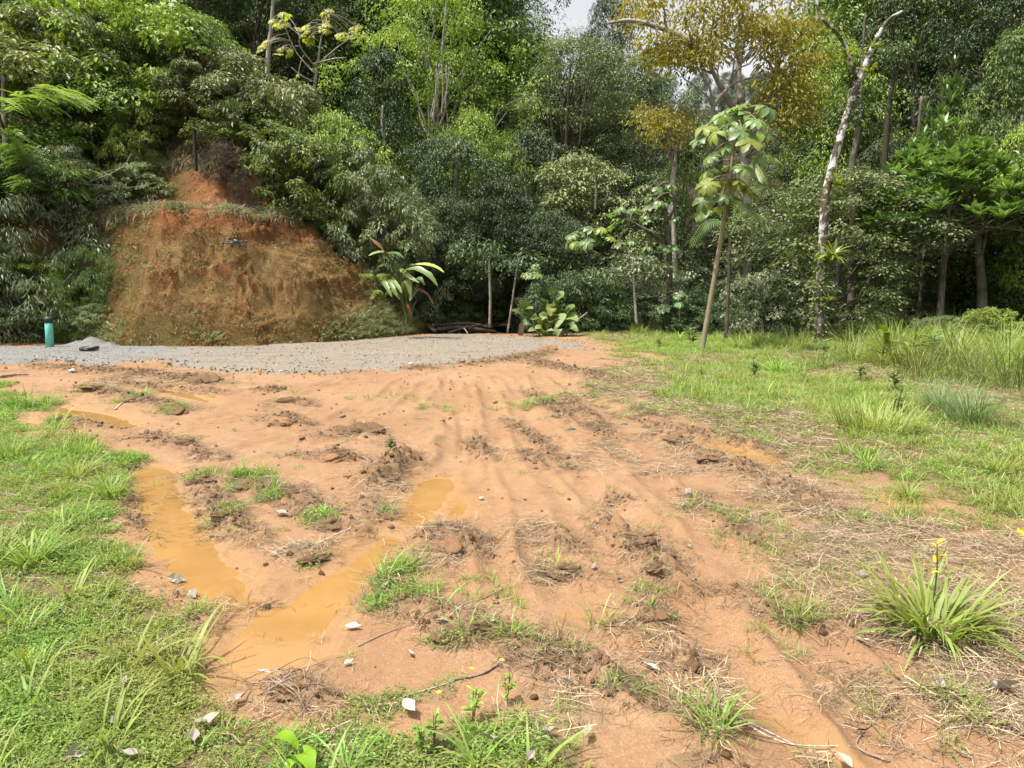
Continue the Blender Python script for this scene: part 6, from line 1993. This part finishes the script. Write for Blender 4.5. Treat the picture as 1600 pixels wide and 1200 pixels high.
for (u, v, w, lab) in [(1008, 666, 15, "dark green crumpled plastic scrap, the larger of two beside the rut"), (975, 662, 11, "small dark green plastic scrap next to the larger one"), (893, 672, 13, "dark crumpled scrap half buried in the clay")]:
    x_, y_ = G(u, v)
    n = 12
    xs, ys = np.meshgrid(np.linspace(-1, 1, n), np.linspace(-1, 1, n))
    z = .45 * (1 - .5 * (xs ** 2 + ys ** 2)) * (.3 + 1.2 * fbm(xs * 1.7 + u, ys * 1.7, 9, 3))
    o = link("plastic_scrap", make_mesh("plastic_scrap", np.stack([xs + .2 * z, ys, z], -1).reshape(-1, 3), grid_faces(n, n), [M_NET], None, False))
    s = w / FPX * y_ / 2
    o.scale = (s * 1.2, s, s)
    o.location = (x_, y_, float(TG(np.array([x_]), np.array([y_]))[0]) - .1 * s)
    tag(o, lab, "plastic scrap")

# ------------------------------------------------------------------ dead pale leaves
def dead_mesh(seed):
    r = np.random.default_rng(seed)
    mb = MB()
    t = np.linspace(0, 1, 7)
    c = r.uniform(.25, .7)
    p = np.stack([t - .5, .12 * np.sin(t * 3 + r.random() * 3), .08 + .25 * c * (np.abs(t - .5) * 2) ** 1.7 + .05 * r.normal(0, 1, 7)], 1)
    big_leaf(mb, p, r.uniform(.42, .7), (r.normal(0, .35), r.normal(0, .35), 1), r.uniform(.35, .9), [.08, .6, .9, 1, .85, .5, .05], r.random(), 0, None, r)
    mb.tube([p[0] - [.22, 0, 0], p[0]], [.012, .016], 4, .2)
    return mb.mesh("dead_leaf", [M_DEADLEAF], False)
DL = [dead_mesh(800 + i) for i in range(5)]
LEAVES = [(275, 902, 28, "bleached dead leaf at the bend of the first puddle's lower edge"), (305, 1162, 36, "largest bleached leaf in the bottom lawn, crumpled"), (322, 1138, 40, "crumpled bleached leaf touching the largest one in the lawn"), (552, 980, 24, "grey dead leaf beside the wide puddle's lower end"), (640, 1022, 20, "small white leaf on clay between puddle and turf ridge"), (606, 922, 16, "white leaf on the grassy clod beside the wide puddle"),
          (690, 980, 20, "white leaf, first of the three on the turf ridge"), (714, 968, 14, "white leaf, tiny middle one of the three on the turf ridge"), (772, 983, 22, "white curled leaf, last of the three on the turf ridge"), (755, 998, 26, "brown dead leaf below the curled white leaf on the ridge"), (885, 1076, 22, "white torn leaf on the lower turf ridge"), (917, 1158, 26, "white narrow leaf on clay at the bottom middle"), (858, 1157, 18, "pale leaf among grass blades at the bottom edge"),
          (1016, 1035, 28, "flat whitish leaf with a stalk on the lower clay"), (929, 890, 18, "white leaf beside the grassy straw clod"), (969, 908, 13, "tiny white leaf right of the grassy straw clod"), (440, 808, 30, "flat white leaf between the two arms of the puddle"), (484, 854, 18, "white leaf just above the wide puddle's brink"), (430, 868, 12, "tiny white leaf on clay inside the puddle fork"), (770, 1172, 34, "broad pale leaf at the bottom edge beside the upright blades"), (1075, 775, 18, "white leaf on the open clay below the rut"),
          (1352, 904, 32, "grey dead leaf on straw above the big tussock"), (1346, 1010, 22, "pale leaf under the near side of the big tussock"), (1542, 988, 18, "white leaf at the far side of the big tussock"), (1465, 1082, 28, "pale upright leaf in the dry grass below the big tussock"), (1560, 1085, 44, "grey curled leaf on dry grass near the corner"), (1320, 1187, 30, "pale leaf on the small green tuft at the bottom edge"), (370, 1104, 22, "grey leaf by the pale root tangle"), (412, 1052, 20, "grey leaf at the tip of the wide puddle"),
          (195, 1080, 26, "grey folded leaf in the middle of the bottom lawn"), (122, 1190, 36, "grey leaf at the very bottom of the lawn"), (205, 1190, 30, "whitish leaf at the bottom lawn between two others"), (180, 1140, 24, "pale leaf low in the lawn, flat among short grass"), (545, 1040, 18, "pale straw coloured leaf lying flat below the grey leaf"), (1350, 1135, 20, "brown oval leaf on the wet orange patch"), (300, 925, 26, "dead leaf on the grassy brink below the first puddle"), (830, 1200, 24, "white leaf at the bottom edge right of centre"), (1075, 858, 12, "small pale leaf by the straw ridge"),
          (640, 1117, 34, "split grey leaf on the grass above the yellow flowers"), (858, 758, 9, "tiny white leaf on the middle clay"), (1068, 795, 12, "thin pale leaf below the white leaf on the open clay"), (955, 783, 10, "tiny pale leaf on the clay towards the straw ridge")]
for i, (u, v, w, lab) in enumerate(LEAVES):
    x_, y_ = G(u, v)
    s = w / FPX * math.hypot(y_, EYE) * 1.05
    o = link("dead_leaf", DL[i % 5], None, M_DEADB if 'brown' in lab else M_DEADLEAF)
    o.location = (x_, y_, float(TG(np.array([x_]), np.array([y_]))[0]) + .008 + (.02 if v > 1050 else 0))
    o.scale = (s, s * .9, s * .8)
    o.rotation_euler = (.1 * math.sin(i * 3), .1 * math.cos(i * 5), i * 2.13)
    tag(o, lab, "dead leaf")

# ------------------------------------------------------------------ herbs, seedlings, flowers
def herb_mesh(seed, n, L, W, H, mat, up=.5):
    r = np.random.default_rng(seed)
    mb = MB()
    for k in range(3):
        b = np.array([r.normal(0, .12) * H, r.normal(0, .12) * H, H * r.uniform(.7, 1.05)])
        mb.tube(spline([(0, 0, -.03), b * .5, b], 6), .012 * H, 4, .3, 0, 0, r, False)
        m = n // 3
        for j in range(m):
            a = j * 2.4 + r.random()
            t = .35 + .65 * j / m
            c = b * t
            d = np.array([math.cos(a), math.sin(a), up * r.uniform(.3, 1.3)])
            l_ = L * r.uniform(.7, 1.1) * (1.15 - .5 * t)
            big_leaf(mb, [c, c + d * l_ * .4, c + d * l_ * .75 - [0, 0, l_ * .08], c + d * l_ - [0, 0, l_ * .25]], W * l_ / L, (0, 0, 1), .25, [.12, .9, .8, .05], r.random())
    return mb.mesh("leaves", [mat], True)
HB = {'y': herb_mesh(900, 15, .36, .17, .6, M_BROM, .9), 'g': herb_mesh(901, 30, .16, .07, .32, M_BRIGHT), 'l': herb_mesh(902, 21, .26, .12, .4, M_CEC), 'd': herb_mesh(903, 27, .2, .09, .5, M_MID), 'f': herb_mesh(904, 18, .05, .022, .15, M_GRASS, .6)}
HERBS = [('y', 1376, 575, 1.2, "yellow leaved broad plant before the dark hollow, the one nearer the lichened tree"), ('y', 1413, 577, 1.1, "yellow leaved upright plant before the dark hollow, next to a similar one"), ('l', 1458, 572, 1.6, "pale green broad plant rising from the tall grass by the dark hollow"), ('l', 1290, 566, 1.1, "lobed pale herb at the foot of the lichened tree"), ('g', 1398, 612, 1.2, "compact dark glossy weed in the open meadow"), ('g', 1402, 648, .9, "pale small weed behind the dense grass cushion"),
         ('d', 1082, 546, 1.1, "upright dark weed just beside the cecropia's foot"), ('g', 1178, 592, 1.1, "leafy weed in the meadow below the drooping grass clump"), ('d', 1075, 535, 1.0, "leafy bush-like weed at the forest edge beside the cecropia"), ('g', 1345, 596, 1.0, "small weed in the meadow before the lichened tree"), ('g', 1030, 545, .9, "weed near the bare soil at the meadow's edge"), ('g', 212, 520, .01, ""),
         ('l', 178, 440, .01, ""), ('f', 678, 1165, 1.0, "yellow flowered seedling nearest the bottom edge's middle"), ('f', 738, 1125, 1.0, "yellow flowered seedling on the grass below the turf ridge"), ('f', 792, 1100, .9, "yellow flowered seedling highest of the three"), ('f', 660, 1180, .9, "leafy seedling at the bottom edge beside a yellow flower"), ('d', 1598, 590, 1.0, "leafy weed in the reeds at the picture edge"), ('g', 610, 722, .5, "tiny green sprout on the brown rooty clod")]
def flower_mesh():
    mb = MB()
    for k in range(5):
        a = k * 1.2566
        d = np.array([math.cos(a), math.sin(a), .5])
        big_leaf(mb, [d * .001, d * .006, d * .011], .009, (0, 0, 1), .2, [.4, 1, .5], .6)
    return mb.mesh("flower", [M_YELLOW], False)
FLW = flower_mesh()
for i, (k, u, v, s, lab) in enumerate(HERBS):
    if not lab: continue
    x_, y_ = G(u, v)
    t = thing("seedling" if k == 'f' else "herb", lab, "seedling" if k == 'f' else "herb", (x_, y_, float(TG(np.array([x_]), np.array([y_]))[0])), i * 1.1)
    t.scale = (s, s, s)
    link("leaves", HB[k], t)
    if k == 'f' and 'yellow flowered' in lab:
        o = link("flower", FLW, t)
        o.location = (.01, -.02, .19)
def lime_seedling():
    x_, y_ = G(468, 1206)
    t = thing("seedling", "bright lime seedling with a few broad shiny leaves at the bottom edge", "seedling", (x_, y_, float(TG(np.array([x_]), np.array([y_]))[0])))
    r = np.random.default_rng(6)
    mb = MB()
    mb.tube([(0, 0, -.02), (-.005, 0, .05), (0, 0, .10)], .0035, 5)
    link("stem", mb.mesh("stem", [M_SEED], True), t)
    for a, L, h, w in ((2.75, .105, .11, .048), (-.9, .115, .085, .062), (.9, .07, .06, .04), (4.2, .06, .05, .035)):
        d = np.array([math.cos(a), math.sin(a), 0])
        lb = MB()
        big_leaf(lb, spline([(0, 0, h - .03), d * L * .3 + [0, 0, h], d * L * .7 + [0, 0, h + .004], d * L + [0, 0, h - .022]], 9), w, (0, 0, 1), .2, None, .6, 0, None, r)
        link("leaf", lb.mesh("leaf", [M_SEED], True), t)
lime_seedling()
def yellow_sprig(u, v, hgt, label, n, s):
    x_, y_ = G(u, v)
    t = thing("yellow_sprig", label, "sprig", (x_, y_, float(TG(np.array([x_]), np.array([y_]))[0])))
    r = np.random.default_rng(u)
    mb = MB()
    e = np.array([.02, 0, hgt])
    mb.tube(spline([(0, 0, -.02), e * .5 + [.02, 0, 0], e], 8), .004, 5)
    link("stem", mb.mesh("stem", [M_MID], True), t)
    for k in range(n):
        a = k * 2.4
        d = np.array([math.cos(a), math.sin(a), .7])
        c = e * (1 - .5 * k / n) + np.array([.02, 0, 0]) * math.sin(k)
        lb = MB()
        big_leaf(lb, [c, c + d * .02 * s, c + d * .04 * s, c + d * .058 * s - [0, 0, .012]], .034 * s, (0, 0, 1), .3, [.2, 1, .8, .05], .5)
        link("leaf", lb.mesh("leaf", [M_YELLOW], False), t)
yellow_sprig(1448, 965, .37, "thin sprig with yellow leaves standing out of the big tussock", 6, .75)
yellow_sprig(1600, 870, .2, "bright yellow leaved sprig cut by the picture edge", 7, 1.1)
